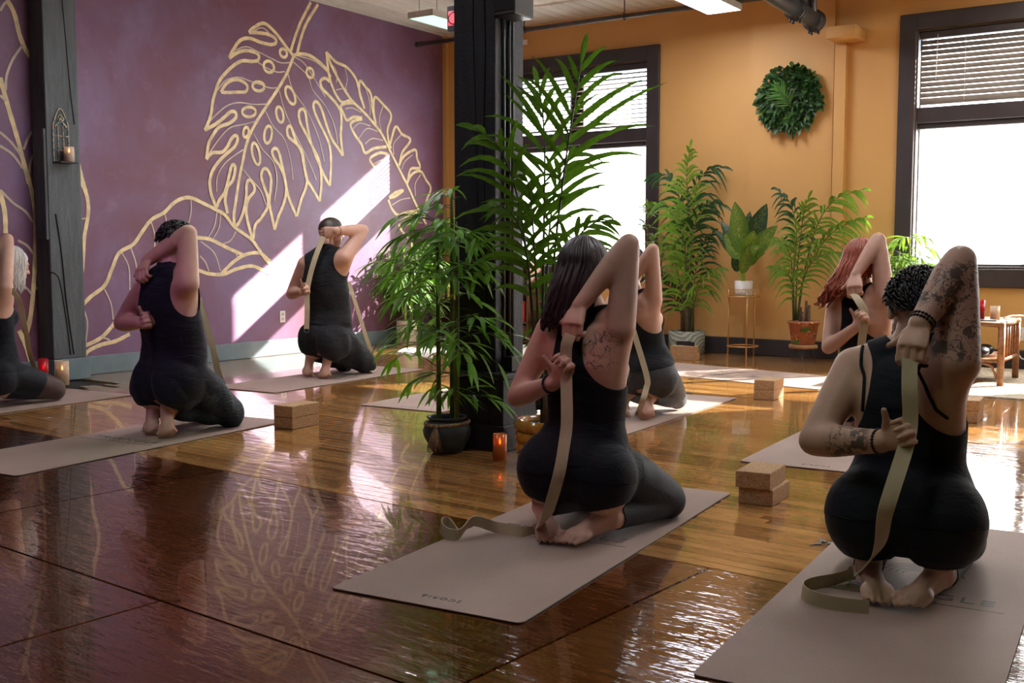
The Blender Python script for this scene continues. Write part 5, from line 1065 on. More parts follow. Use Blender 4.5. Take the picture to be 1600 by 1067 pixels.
# ------------------------------------------------------------------ rattan table with its things
M_RATTAN = plain('rattan_cane', (0.30, 0.125, 0.045), 0.4, 0.35, 40, bump=0.2)
TX0, TX1, TY0, TY1, TZ = -2.12, -1.49, 8.72, 9.36, 0.488
r = empty('rattan_table', ((TX0 + TX1) / 2, (TY0 + TY1) / 2, 0.0105), 0, 'small brown rattan side table with slatted sides by the right window', 'table'); hx, hy = (TX1 - TX0) / 2, (TY1 - TY0) / 2
for sx_ in (-1, 1):
    for sy in (-1, 1): mo('leg', tube([(sx_ * hx, sy * hy, 0), (sx_ * hx, sy * hy, TZ - 0.012)], [0.024, 0.027], 12), M_RATTAN, r)
mo('tabletop', join(bevbox(-hx - 0.02, -hy - 0.02, TZ - 0.034, hx + 0.02, hy + 0.02, TZ - 0.012, 0.006), *[tube([(-hx - 0.02, s * (hy + 0.012), TZ - 0.03), (hx + 0.02, s * (hy + 0.012), TZ - 0.03)], 0.02, 10) for s in (-1, 1)], *[tube([(s * (hx + 0.012), -hy, TZ - 0.03), (s * (hx + 0.012), hy, TZ - 0.03)], 0.02, 10) for s in (-1, 1)]), M_RATTAN, r)
mo('lower_shelf', join(bevbox(-hx, -hy, 0.175, hx, hy, 0.195, 0.004), *[tube([(-hx, s * hy, 0.185), (hx, s * hy, 0.185)], 0.016, 10) for s in (-1, 1)], *[tube([(s * hx, -hy, 0.185), (s * hx, hy, 0.185)], 0.016, 10) for s in (-1, 1)]), M_RATTAN, r)
for s in (-1, 1):
    for k in range(5): mo('side_slat', tube([(s * hx, -hy + (k + 1) * 2 * hy / 6, 0.19), (s * hx, -hy + (k + 1) * 2 * hy / 6, TZ - 0.04)], 0.010, 8), M_RATTAN, r)
for sx_ in (-1, 1): mo('corner_brace', tube(spline([(sx_ * (hx - 0.13), -hy, 0.165), (sx_ * (hx - 0.06), -hy, 0.14), (sx_ * (hx - 0.025), -hy, 0.05)], 12), 0.010, 8), M_RATTAN, r)
zt = TZ + 0.0105 - 0.0115
candle((-1.70, 8.98, zt), 0.040, 0.15, (0.8, 0.03, 0.05), (0.7, 0.03, 0.05), 'tall red glass candle on the rattan table', 0.7, 'red', False)
candle((-1.595, 9.02, zt), 0.036, 0.105, (0.9, 0.85, 0.75), (0.80, 0.55, 0.28), 'honey candle in clear square-topped glass on the rattan table', 0.6, 'honey', False)
setp(mo('tablet', bevbox(-0.13, -0.09, 0, 0.13, 0.09, 0.009, 0.003), M_BLACK, loc=(-1.68, 8.84, zt), rot=(0, 0, 0.15), smooth=False), 'flat black tablet lying on the rattan table', 'tablet')
M_BAG = plain('black_satin', (0.012, 0.014, 0.020), 0.4)
for k, (x, y) in enumerate(((-1.66, 8.86), (-1.80, 8.86), (-1.66, 9.04), (-1.80, 9.04))):
    V, F = ellipsoid((0, 0, 0.045), np.eye(3), (0.066, 0.085, 0.045), 16, 10)
    setp(mo('eye_pillow', (V, F), M_BAG, loc=(x, y, 0.206)), 'black rolled eye pillow under the rattan table, ' + ('in front by the slatted side', 'in front beside the amber jar', 'in the rear row by the slatted side', 'in the rear row behind the amber jar')[k], 'pillow', 'black pillows under the table')
setp(mo('jar', lathe([(0.001, 0), (0.035, 0.0), (0.038, 0.01), (0.038, 0.09), (0.026, 0.115), (0.026, 0.13), (0.001, 0.131)], 18), glass('amber_jar', (0.35, 0.13, 0.04), 0.8), loc=(-1.93, 8.86, 0.206)), 'amber glass jar on the lower shelf of the rattan table', 'jar')
setp(mo('power_cable', tube(spline([(-1.55, 9.12, zt + 0.008), (-1.50, 9.30, zt + 0.02), (-1.44, 9.55, 0.46), (-1.46, 9.9, 0.16), (-1.56, 10.1, 0.10), (-1.62, 10.18, 0.20), (-1.61, 10.22, 0.30)], 50), 0.006, 7), M_WHITE), 'white power cable looping from the rattan table to the outlet', 'cable')

# rugs
g = NG('jute_weave'); v = g.coord(); vo = g.n('ShaderNodeTexVoronoi'); vo.inputs['Scale'].default_value = 34; g.l(v, vo.inputs['Vector']); f = g.noise(v, 60, 3)
g.set(color=g.mix(g.ramp(vo.outputs['Distance'], [(0.1, (0.62, 0.56, 0.46)), (0.7, (0.36, 0.30, 0.22))]), (0.3, 0.25, 0.18), g.math('MULTIPLY', f, 0.3)), rough=0.9, normal=g.bump(vo.outputs['Distance'], 0.6, 0.01)); M_JUTE = g.m
setp(mo('jute_rug', slab(rrect(2.6, 2.05, 0.05), 0.0005, 0.010), M_JUTE, loc=(-0.62, 9.06, 0), smooth=False), 'pale chunky jute rug under the rattan table', 'rug')
M_WRUG = plain('white_wool', (0.74, 0.70, 0.62), 0.95, 0.1, 40, bump=0.5, bscale=120)
setp(mo('round_rug', lathe([(0.001, 0.012), (0.81, 0.012), (0.85, 0.006), (0.85, 0.0005)], 48), M_WRUG, loc=(-6.46, 8.98, 0)), 'round white rug behind the bamboo near the bookcase', 'rug')

# bookcase under the window
M_WALN = plain('walnut_shelf', (0.105, 0.045, 0.020), 0.45, 0.3, 18, bump=0.1)
def bookcase(x0, x1, label, cols, rowsz):
    r = empty('bookcase', ((x0 + x1) / 2, 10.03, 0), 0, label, 'bookcase'); hw = (x1 - x0) / 2; Ht = rowsz[-1]
    for s in (-1, 1): mo('side_panel', bevbox(s * hw - (0.02 if s > 0 else 0), -0.14, 0, s * hw + (0 if s > 0 else 0.02), 0.14, Ht, 0.002), M_WALN, r, smooth=False)
    mo('back_panel', box(-hw, 0.13, 0.03, hw, 0.14, Ht), M_WALN, r, smooth=False)
    for z in [0.04] + rowsz: mo('shelf', bevbox(-hw, -0.14, z - 0.02, hw, 0.13, z, 0.002), M_WALN, r, smooth=False)
    for c_ in cols: mo('divider', bevbox(c_ - 0.008, -0.13, 0.04, c_ + 0.008, 0.13, Ht - 0.02, 0.002), M_WALN, r, smooth=False)
    return r
bookcase(-7.76, -7.15, 'low walnut bookcase in the corner behind the bamboo', [], [0.47, 0.90]); bookcase(-7.14, -6.46, 'low walnut bookcase holding books beside the timber post', [-0.14], [0.25, 0.56, 0.93])
BC = [(0.55, 0.05, 0.03), (0.75, 0.30, 0.05), (0.80, 0.62, 0.10), (0.55, 0.50, 0.45), (0.10, 0.12, 0.14), (0.05, 0.05, 0.06), (0.35, 0.06, 0.05), (0.15, 0.25, 0.2)]
BN = ['red', 'orange', 'yellow', 'grey', 'slate', 'black', 'maroon', 'dark green']; rg = random.Random(4)
for sh, z0, x, x1, hh in (('middle', 0.251, -6.92, -6.52, 0.23), ('upper', 0.561, -6.92, -6.52, 0.27), ('upper corner', 0.471, -7.72, -7.25, 0.26)):
    k = 0
    while x < x1:
        w = rg.uniform(0.022, 0.042); h_ = hh * rg.uniform(0.8, 1.0); ci = rg.randrange(8) if sh != 'middle' else (0, 0, 1, 2, 3, 6, 2, 0, 4, 1)[k % 10]
        setp(mo('book', bevbox(-w / 2, -0.09, 0, w / 2, 0.07, h_, 0.002, 1), plain('book_' + BN[ci].replace(' ', '_'), BC[ci], 0.55), loc=(x + w / 2, 9.99, z0), smooth=False), '%s book, %s after the divider on the %s bookcase shelf' % (BN[ci], ('first', 'second', 'third', 'fourth', 'fifth', 'sixth', 'seventh', 'eighth', 'ninth', 'tenth', 'eleventh', 'twelfth', 'thirteenth', 'fourteenth', 'fifteenth', 'sixteenth', 'seventeenth', 'eighteenth', 'nineteenth', 'twentieth')[k], sh), 'book', 'books on the %s shelf' % sh)
        x += w + 0.0015; k += 1
M_BASKET = plain('tan_box', (0.52, 0.30, 0.14), 0.8, 0.2)
setp(mo('storage_box', bevbox(-0.14, -0.10, 0, 0.14, 0.09, 0.17, 0.006), M_BASKET, loc=(-6.68, 10.0, 0.041), smooth=False), 'tan storage box on the bottom shelf of the walnut bookcase', 'box')
setp(mo('storage_tin', lathe([(0.001, 0), (0.09, 0), (0.09, 0.15), (0.086, 0.15), (0.086, 0.17), (0.001, 0.172)], 24), M_STEEL, loc=(-6.18, 9.95, 0.48)), 'grey lidded tin on the small stool behind the palm', 'tin')
r = empty('stool', (-6.18, 9.95, 0), 0, 'small dark stool carrying a grey tin under the window', 'stool')
mo('seat', lathe([(0.001, 0.45), (0.15, 0.45), (0.155, 0.465), (0.15, 0.4795), (0.001, 0.4795)], 24), M_WALN, r)
for k in range(3): a = k * 2.1; mo('leg', tube([(0.10 * math.cos(a), 0.10 * math.sin(a), 0.45), (0.15 * math.cos(a), 0.15 * math.sin(a), 0.0)], 0.012, 8), M_WALN, r)

# keys on the floor
r = empty('key_ring', (-1.165, 3.655, 0.0), 0.4, 'small bunch of metal keys on the floor beside the tattooed kneeler\'s mat', 'keys')
mo('ring', tube([(0.014 * math.cos(a), 0.014 * math.sin(a), 0.004) for a in np.linspace(0, 2 * PI, 17)], 0.0015, 5), M_STEEL, r)
for a in (0.3, 1.7, 3.6):
    d = np.array([math.cos(a), math.sin(a)]); mo('key', join(bevbox(0.012, -0.009, 0.001, 0.032, 0.009, 0.005, 0.002), bevbox(0.030, -0.004, 0.0015, 0.058, 0.004, 0.004, 0.001)), M_STEEL, r, rot=(0, 0, a), smooth=False)

# colour-wash spots above and behind the camera
def wash(loc, target, col, energy, cone, label):
    r = empty('stage_spot', loc, 0, label, 'spotlight'); d = np.array(target) - np.array(loc); d = nrm(d)
    mo('lamp_can', tube([d * -0.16, d * 0.02], 0.05, 16), M_BLACK, r); mo('yoke', tube([(0, 0, 0.0), (0, 0, CZ - loc[2])], 0.012, 8), M_BLACK, r)
    mo('lens', tube([d * 0.02, d * 0.024], 0.042, 16), emit('lens_' + label.split()[0], col, 6.0), r)
    l = bpy.data.lights.new('stage_spot_beam', 'SPOT'); l.energy = energy; l.color = col; l.spot_size = math.radians(cone); l.spot_blend = 0.8; l.shadow_soft_size = 0.03
    o = bpy.data.objects.new('stage_spot_beam', l); COL.objects.link(o); o.parent = r; o.location = tuple(d * 0.03); o.rotation_euler = Vector(d).to_track_quat('-Z', 'Y').to_euler()
wash((-3.4, 0.6, 3.2), (-4.95, 3.8, 0.6), (0.75, 0.12, 0.95), 90, 16, 'violet stage spot aimed at the slate-trousered kneeler')
wash((-2.7, 0.5, 3.2), (-2.1, 3.2, 0.55), (1.0, 0.12, 0.3), 40, 14, 'rose stage spot aimed at the dark-haired kneeler')
wash((-2.9, 0.5, 3.2), (-4.7, 3.55, 0.0), (0.25, 1.0, 0.35), 50, 12, 'green stage spot aimed at the mat by the wall post')
wash((-1.5, 0.2, 3.2), (-0.95, 3.1, 0.45), (0.65, 1.0, 0.35), 20, 14, 'lime stage spot aimed at the tattooed kneeler')
# ================================================================== plants
def leafmat(name, c1, c2, rough=0.4, trans=0.35, nsc=30, vein=None):
    g = NG(name); oi = g.n('ShaderNodeObjectInfo'); v = g.coord(); f = g.noise(v, nsc, 3)
    c = g.ramp(f, [(0.3, c1), (0.7, c2)])
    if vein:
        at = g.n('ShaderNodeAttribute'); at.attribute_name = 'across'
        f3 = g.noise(v, 70, 4, 0.7, 1.5); c = g.mix(c, vein, g.math('MULTIPLY', g.math('GREATER_THAN', f3, 0.53), g.math('SUBTRACT', 1.0, at.outputs['Fac'])))
    c = g.mix(c, g.ramp(oi.outputs['Random'], [(0, (0.75, 0.78, 0.7)), (1, (1, 1, 1))]), 1.0, 'MULTIPLY')
    g.set(color=c, rough=rough, spec=0.45)
    tl = g.n('ShaderNodeBsdfTranslucent'); ms = g.n('ShaderNodeMixShader'); ms.inputs[0].default_value = trans
    g.l(g.mix(c, (1.0, 1.25, 0.35), 1.0, 'MULTIPLY'), tl.inputs['Color']); g.l(g.b.outputs[0], ms.inputs[1]); g.l(tl.outputs[0], ms.inputs[2]); g.l(ms.outputs[0], g.out.inputs['Surface']); return g.m
L_PALM = leafmat('kentia_leaf', (0.060, 0.130, 0.020), (0.105, 0.20, 0.034), trans=0.5); L_BAM = leafmat('bamboo_leaf', (0.13, 0.32, 0.035), (0.21, 0.44, 0.065), trans=0.4); L_PALE = leafmat('pale_bamboo_leaf', (0.20, 0.36, 0.13), (0.32, 0.48, 0.20), trans=0.45)  # pale bamboo leaf has strong sunlight put into its colour
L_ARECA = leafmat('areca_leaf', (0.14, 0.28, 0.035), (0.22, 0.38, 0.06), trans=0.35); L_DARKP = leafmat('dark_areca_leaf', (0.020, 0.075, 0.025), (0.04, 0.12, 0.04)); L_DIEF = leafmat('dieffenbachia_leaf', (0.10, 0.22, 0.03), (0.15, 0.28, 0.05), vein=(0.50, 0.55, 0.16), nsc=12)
L_DIEFD = leafmat('dark_dieffenbachia_leaf', (0.015, 0.05, 0.02), (0.025, 0.075, 0.03), vein=(0.25, 0.32, 0.16), nsc=12); L_DRAC = leafmat('variegated_dracaena_leaf', (0.16, 0.24, 0.10), (0.42, 0.48, 0.28), nsc=60); L_LIME = leafmat('lime_foliage', (0.22, 0.36, 0.08), (0.36, 0.50, 0.14), trans=0.45); L_WREATH = leafmat('wreath_leaf', (0.025, 0.075, 0.018), (0.06, 0.15, 0.035), trans=0.15); L_WRFERN = leafmat('wreath_fern', (0.06, 0.19, 0.025), (0.10, 0.26, 0.04), trans=0.2)
M_CANE = plain('bamboo_cane', (0.085, 0.125, 0.022), 0.35, 0.3, 14); M_CANEY = plain('yellow_green_cane', (0.30, 0.42, 0.06), 0.4, 0.2, 14); M_STEM = plain('green_stem', (0.055, 0.085, 0.025), 0.4, 0.3, 20); M_DSTEM = plain('dark_palm_stem', (0.030, 0.040, 0.020), 0.4, 0.4, 20); M_BARK = plain('brown_sheath', (0.10, 0.055, 0.030), 0.8, 0.4, 30, bump=0.4); M_SOIL = plain('soil', (0.020, 0.013, 0.009), 0.95, 0.4, 60, bump=0.6)
rg = random.Random(21)

def blade(P, w, hint, fold=0.25, prof=None):
    """a leaf blade along P: three vertices a row, folded along its midrib"""
    P = np.asarray(P, float); n = len(P); T = np.gradient(P, axis=0); V = []; F = []
    for i in range(n):
        t = i / (n - 1); ww = w * (prof(t) if prof else math.sin(PI * min(1, t * 0.93 + 0.05)) ** 0.8)
        tt = nrm(T[i]); s = nrm(np.cross(tt, hint)); nn = np.cross(s, tt)
        V += [P[i] - s * ww / 2 + nn * ww * fold / 2, P[i], P[i] + s * ww / 2 + nn * ww * fold / 2]
    for i in range(n - 1):
        a = i * 3; F += [(a, a + 1, a + 4, a + 3), (a + 1, a + 2, a + 5, a + 4)]
    return V, F
def droop(p, d, L, sag, n=6, up=(0, 0, 1)):
    p = np.asarray(p, float); d = nrm(d); t = np.linspace(0, 1, n)[:, None]
    return p + d * L * t + np.array([0, 0, -1.0]) * sag * L * t ** 2.2

def frond(path, n, ll, w, ang=0.95, sag=0.45, t0=0.3, hint=None, rgn=None, tipk=0.55, vee=0.25, split=True):
    """a pinnate palm leaf; returns rachis points and leaflets"""
    rgn = rgn or rg; P = spline(path, 40); T = np.gradient(P, axis=0); out = []
    for k in range(n):
        for s in (-1, 1):
            t = t0 + (1 - t0) * (k + 0.5 + 0.2 * s) / n; i = min(39, int(t * 39)); tt = nrm(T[i]); h = np.asarray(hint if hint is not None else (0, 0, 1), float)
            side = nrm(np.cross(tt, h)); nn = np.cross(side, tt); u = (t - t0) / (1 - t0)
            L = ll * (0.62 + 0.38 * math.sin(PI * min(1, u * 1.15 + 0.12))) * (1 - (1 - tipk) * max(0, u - 0.7) / 0.3) * rgn.uniform(0.88, 1.1); a = ang * (1 - 0.55 * u) + rgn.uniform(-0.07, 0.07)
            d = tt * math.cos(a) + side * s * math.sin(a) + nn * vee; pts = droop(P[i], d, L, sag * rgn.uniform(0.6, 1.3))
            out.append(blade(pts, w * rgn.uniform(0.85, 1.1), nn, 0.35, lambda q: (min(1, q * 6 + 0.25)) * (1 - max(0, q - 0.35) / 0.65) ** 0.7 + 0.02))
    i = 39; d = nrm(T[i]); out.append(blade(droop(P[i], d, ll * tipk * 0.6, sag * 0.5), w, h, 0.35))
    return P, out

def pot_obj(parent, prof, mat_, n=32, soil=None, name='pot'):
    o = mo(name, lathe(prof, n), mat_, parent)
    if soil: mo('soil', lathe([(0.001, soil[1]), (soil[0], soil[1])], n), M_SOIL, parent)
    return o

# ---- tall kentia palm in the ringed ochre pot beside the post
B = np.array([-2.70, 4.30, 0.0]); r = empty('potted_palm', B, 0, 'tall dark kentia palm in a ringed yellow pot beside the timber post', 'potted plant')
M_GLAZE = plain('ochre_glaze', (0.42, 0.19, 0.025), 0.15, 0.25, 25, coat=0.5)
pr_ = [(0.001, 0.0), (0.115, 0.0)]
for k in range(4):
    for a in np.linspace(0.15, PI - 0.15, 6): pr_.append((0.128 + 0.016 * math.sin(a) + 0.004 * k, 0.012 + 0.052 * k + 0.052 * (1 - math.cos(a)) / 2))
pr_ += [(0.142, 0.222), (0.132, 0.222), (0.128, 0.19)]
pot_obj(r, pr_, M_GLAZE, 36, (0.130, 0.195))
for k, (dx, dy) in enumerate(((0.0, 0.0), (0.025, 0.015), (-0.025, 0.01), (0.01, -0.025), (-0.01, 0.03))): mo('stem_sheath', tube([(dx, dy, 0.18), (dx * 1.2, dy * 1.2, 0.30 + 0.03 * k)], [0.018, 0.013], 8), M_BARK, r)
def wp(x, y, dy=0.0): return gy(x, y, 4.30 + dy) - B
FR = [  # pixel path of each frond and its depth, leaflet count, length, start of the leaflets, droop
 ([(852, 640, 0), (858, 520, 0), (866, 400, -0.02), (880, 280, -0.04), (893, 190, -0.05), (903, 130, -0.06), (908, 100, -0.06)], 7, 0.54, 0.66, 0.26),
 ([(846, 640, 0), (848, 480, 0.02), (850, 330, 0.04), (851, 240, 0.06), (848, 175, 0.08), (842, 140, 0.10)], 8, 0.52, 0.56, 0.28),
 ([(842, 640, 0), (832, 500, 0.0), (822, 390, -0.04), (804, 290, -0.10), (776, 225, -0.16), (750, 205, -0.22)], 8, 0.42, 0.52, 0.45),
 ([(856, 640, 0), (863, 520, 0.05), (872, 440, 0.1), (896, 380, 0.16), (925, 350, 0.22), (945, 346, 0.28)], 8, 0.32, 0.5, 0.45),
 ([(840, 640, 0), (834, 520, -0.05), (826, 420, -0.10), (812, 355, -0.16), (790, 325, -0.2), (770, 322, -0.26)], 8, 0.30, 0.52, 0.5),
 ([(852, 640, 0), (853, 520, 0.06), (855, 420, 0.12), (862, 330, 0.18), (880, 265, 0.24), (902, 238, 0.30)], 8, 0.42, 0.5, 0.4),
 ([(854, 640, 0), (858, 560, 0.06), (864, 500, 0.1), (872, 455, 0.16), (882, 425, 0.2)], 7, 0.24, 0.4, 0.55),
 ([(845, 640, 0), (842, 540, -0.03), (838, 440, -0.06), (832, 345, -0.08), (826, 290, -0.1), (816, 268, -0.12)], 7, 0.30, 0.58, 0.5)]
for path, n, ll, t0, sag in FR:
    P, lv = frond([wp(*p) for p in path], n, ll * 1.02, 0.027, 0.86, sag * 1.2, t0, hint=-CF, tipk=0.5)
    f = mo('frond_stalk', tube(P, np.linspace(0.009, 0.003, 40), 7), M_DSTEM, r)
    for l in lv: mo('leaflet', l, L_PALM, f)

# ---- bamboo in the round dark pot before the post
def bamboo(B, canes, name, label, nbr, zr, leafL, leafW, mat_, canemat, rc, single, seed, radial=1.0, hang=0.5, group=None, rot=0, avoid=None):
    rgb = random.Random(seed); r = empty(name, B, 0, label, 'potted plant', group); lv = []
    for (x0, y0, x1, y1, h) in canes:
        n = int(h / 0.17); pts = []; rad = []
        for k in range(n):
            for q, e in ((0.0, 1.14), (0.06, 1.0), (0.94, 0.98)):
                t = (k + q) / n; pts.append((x0 + (x1 - x0) * t, y0 + (y1 - y0) * t, canes_z0 + (h - canes_z0) * t)); rad.append(rc * e * (1 - 0.45 * t))
        c = mo('cane', tube(pts, rad, 10), canemat, r)
    tw = []
    for b in range(nbr):
        c = canes[b % len(canes)]; z = rgb.uniform(*zr) if b >= len(canes) else c[4] * 0.97; z = min(z, c[4] - 0.02); t = z / c[4]; p0 = np.array([c[0] + (c[2] - c[0]) * t, c[1] + (c[3] - c[1]) * t, z]); az = rgb.uniform(0, 2 * PI)
        taper = math.sin(PI * min(1, max(0.15, (z - zr[0]) / (zr[1] - zr[0]) * 0.85 + 0.15))); L = rgb.uniform(0.12, 0.30) * radial * (0.55 + 0.6 * taper)
        d = np.array([math.cos(az), math.sin(az), rgb.uniform(-0.05, 0.7)]); P = droop(p0, d, L, 0.3, 7); tw.append(tube(P, np.linspace(0.0028, 0.0014, 7), 5))
        for k in range(rgb.randint(5, 7)):
            i = min(6, 2 + k); tt = nrm(P[min(6, i)] - P[i - 1]); a2 = rgb.uniform(-1.1, 1.1); sd = nrm(np.cross(tt, (0, 0, 1))); dd = tt * math.cos(a2) + sd * math.sin(a2) + np.array([0, 0, rgb.uniform(-0.35, 0.25)])
            LL = leafL * rgb.uniform(0.75, 1.2); lv.append((blade(droop(P[i], dd, LL, hang * rgb.uniform(0.4, 1.2), 6), leafW * rgb.uniform(0.85, 1.15), (rgb.uniform(-.3, .3), rgb.uniform(-.3, .3), 1), 0.2), i))
    lv = [(l, i) for l, i in lv if not (avoid and any(avoid(np.array(q) + np.array(B)) for q in l[0][::2]))]
    lim = PX + 0.015 - B[0]; lv = [(([(max(q[0], lim), q[1], q[2]) for q in l[0]], l[1]), i) for l, i in lv]
    tw = [([(max(q[0], lim), q[1], q[2]) for q in t_[0]], t_[1]) for t_ in tw]
    mo('twigs', join(*tw), M_STEM, r, kind='stuff')
    if single:
        for l, _ in lv[:300]: mo('leaf', l, mat_, r)
        if len(lv) > 300: mo('more_leaves', join(*[l for l, _ in lv[300:]]), mat_, r, kind='stuff')
    else: mo('foliage', join(*[l for l, _ in lv]), mat_, r, kind='stuff')
    return r
canes_z0 = 0.12
b = (-3.30, 4.31, 0.0)
r = bamboo(b, [(-0.028, -0.03, -0.03, -0.03, 1.18), (0.01, 0.03, 0.0, 0.05, 1.32), (0.062, 0.0, 0.085, -0.02, 1.12)], 'potted_bamboo', 'leafy green bamboo in a round dark pot tied with a raffia tassel', 104, (0.26, 1.28), 0.135, 0.024, L_BAM, M_CANE, 0.0145, True, 5, 1.05, avoid=lambda q: -3.42 < q[0] < -3.02 and q[1] > 4.44)
M_DPOT = plain('matt_teal_black_pot', (0.022, 0.034, 0.036), 0.5, 0.3, 10, bump=0.15)
pot_obj(r, [(0.001, 0), (0.070, 0.0), (0.080, 0.012), (0.118, 0.085), (0.122, 0.112), (0.110, 0.146), (0.094, 0.160), (0.092, 0.168), (0.102, 0.176), (0.100, 0.184), (0.086, 0.180), (0.084, 0.150)], M_DPOT, 40, (0.086, 0.150))
M_RAFFIA = plain('raffia', (0.30, 0.20, 0.11), 0.9, 0.4, 60)
co = []
for s in range(3): co.append(tube([((0.110 + 0.004 * math.cos(a * 9 + s * 2.1)) * math.cos(a), (0.110 + 0.004 * math.cos(a * 9 + s * 2.1)) * math.sin(a), 0.152 - 0.006 * math.cos(a + 2.0) + 0.004 * math.sin(a * 9 + s * 2.1)) for a in np.linspace(0, 2 * PI, 70)], 0.0055, 6))
mo('raffia_cord', join(*co), M_RAFFIA, r)
ta = math.atan2(-4.31, 3.30) - 0.45; kx, ky = 0.122 * math.cos(ta), 0.122 * math.sin(ta); ts = []
for k in range(46):
    a = ta + rg.uniform(-0.36, 0.30); L = rg.uniform(0.09, 0.13); e = (0.150 * math.cos(a) + rg.uniform(-.006, .006), 0.150 * math.sin(a), 0.145 - L)
    ts.append(tube(spline([(kx, ky, 0.146), (0.135 * math.cos((a + ta) / 2), 0.135 * math.sin((a + ta) / 2), 0.115), e], 6), 0.0012, 4))
mo('tassel', join(*ts), M_RAFFIA, r, kind='stuff')
mo('tassel_knot', ellipsoid((kx, ky, 0.146), np.eye(3), (0.010, 0.010, 0.013), 10, 8), M_RAFFIA, r)

# ---- bamboos in the far corner and by the right window
canes_z0 = 0.25
r = bamboo((-7.60, 9.22, 0), [(-0.03, 0, -0.04, 0, 0.98), (0.04, 0.02, 0.05, 0.02, 1.12), (0.0, -0.03, 0.01, -0.04, 0.85)], 'potted_bamboo', 'bamboo with sunlight put into its pale leaf colour in a cream pot against the purple wall', 96, (0.42, 1.10), 0.20, 0.024, L_PALE, M_CANEY, 0.017, False, 8, 1.25)
pot_obj(r, [(0.001, 0), (0.105, 0), (0.112, 0.01), (0.118, 0.26), (0.110, 0.262), (0.106, 0.23)], M_CREAM, 32, (0.108, 0.235))
r = bamboo((-2.48, 9.75, 0), [(-0.03, 0, -0.03, 0, 1.02), (0.04, 0.02, 0.05, 0.02, 1.15), (0.0, -0.03, -0.04, -0.02, 0.95), (0.06, -0.03, 0.1, -0.02, 0.9)], 'potted_bamboo', 'bright backlit bamboo in a cream pot by the right window frame', 110, (0.35, 1.20), 0.17, 0.024, L_LIME, M_CANEY, 0.012, False, 9, 0.9)
pot_obj(r, [(0.001, 0), (0.105, 0), (0.112, 0.01), (0.118, 0.26), (0.110, 0.262), (0.106, 0.23)], M_CREAM, 32, (0.108, 0.235))
# leafy lime plant on the corner bookcase
r = empty('potted_fern', (-7.50, 9.96, 0.905), 0, 'lime green leafy plant in a small pot on the corner bookcase', 'potted plant')
pot_obj(r, [(0.001, 0), (0.055, 0), (0.068, 0.11), (0.062, 0.11), (0.058, 0.09)], M_CREAM, 24, (0.06, 0.092))
out = []
for k in range(34):
    az = rg.uniform(0, 2 * PI); P = droop((0, 0, 0.10), (math.cos(az), math.sin(az) * 0.7, rg.uniform(1.2, 3.5)), rg.uniform(0.28, 0.60), rg.uniform(0.1, 0.35), 8); out.append(tube(P, 0.003, 5))
    for q in range(2): out.append(blade(droop(P[-1] if q == 0 else P[5], (math.cos(az + rg.uniform(-1, 1)), math.sin(az), rg.uniform(-.3, .5)), rg.uniform(0.10, 0.17), 0.5, 6), rg.uniform(0.045, 0.075), (0, 0, 1), 0.15))
_V, _F = join(*out); mo('foliage', ([(max(x, -0.33), min(y, 0.27), z) for x, y, z in _V], _F), L_LIME, r, kind='stuff')

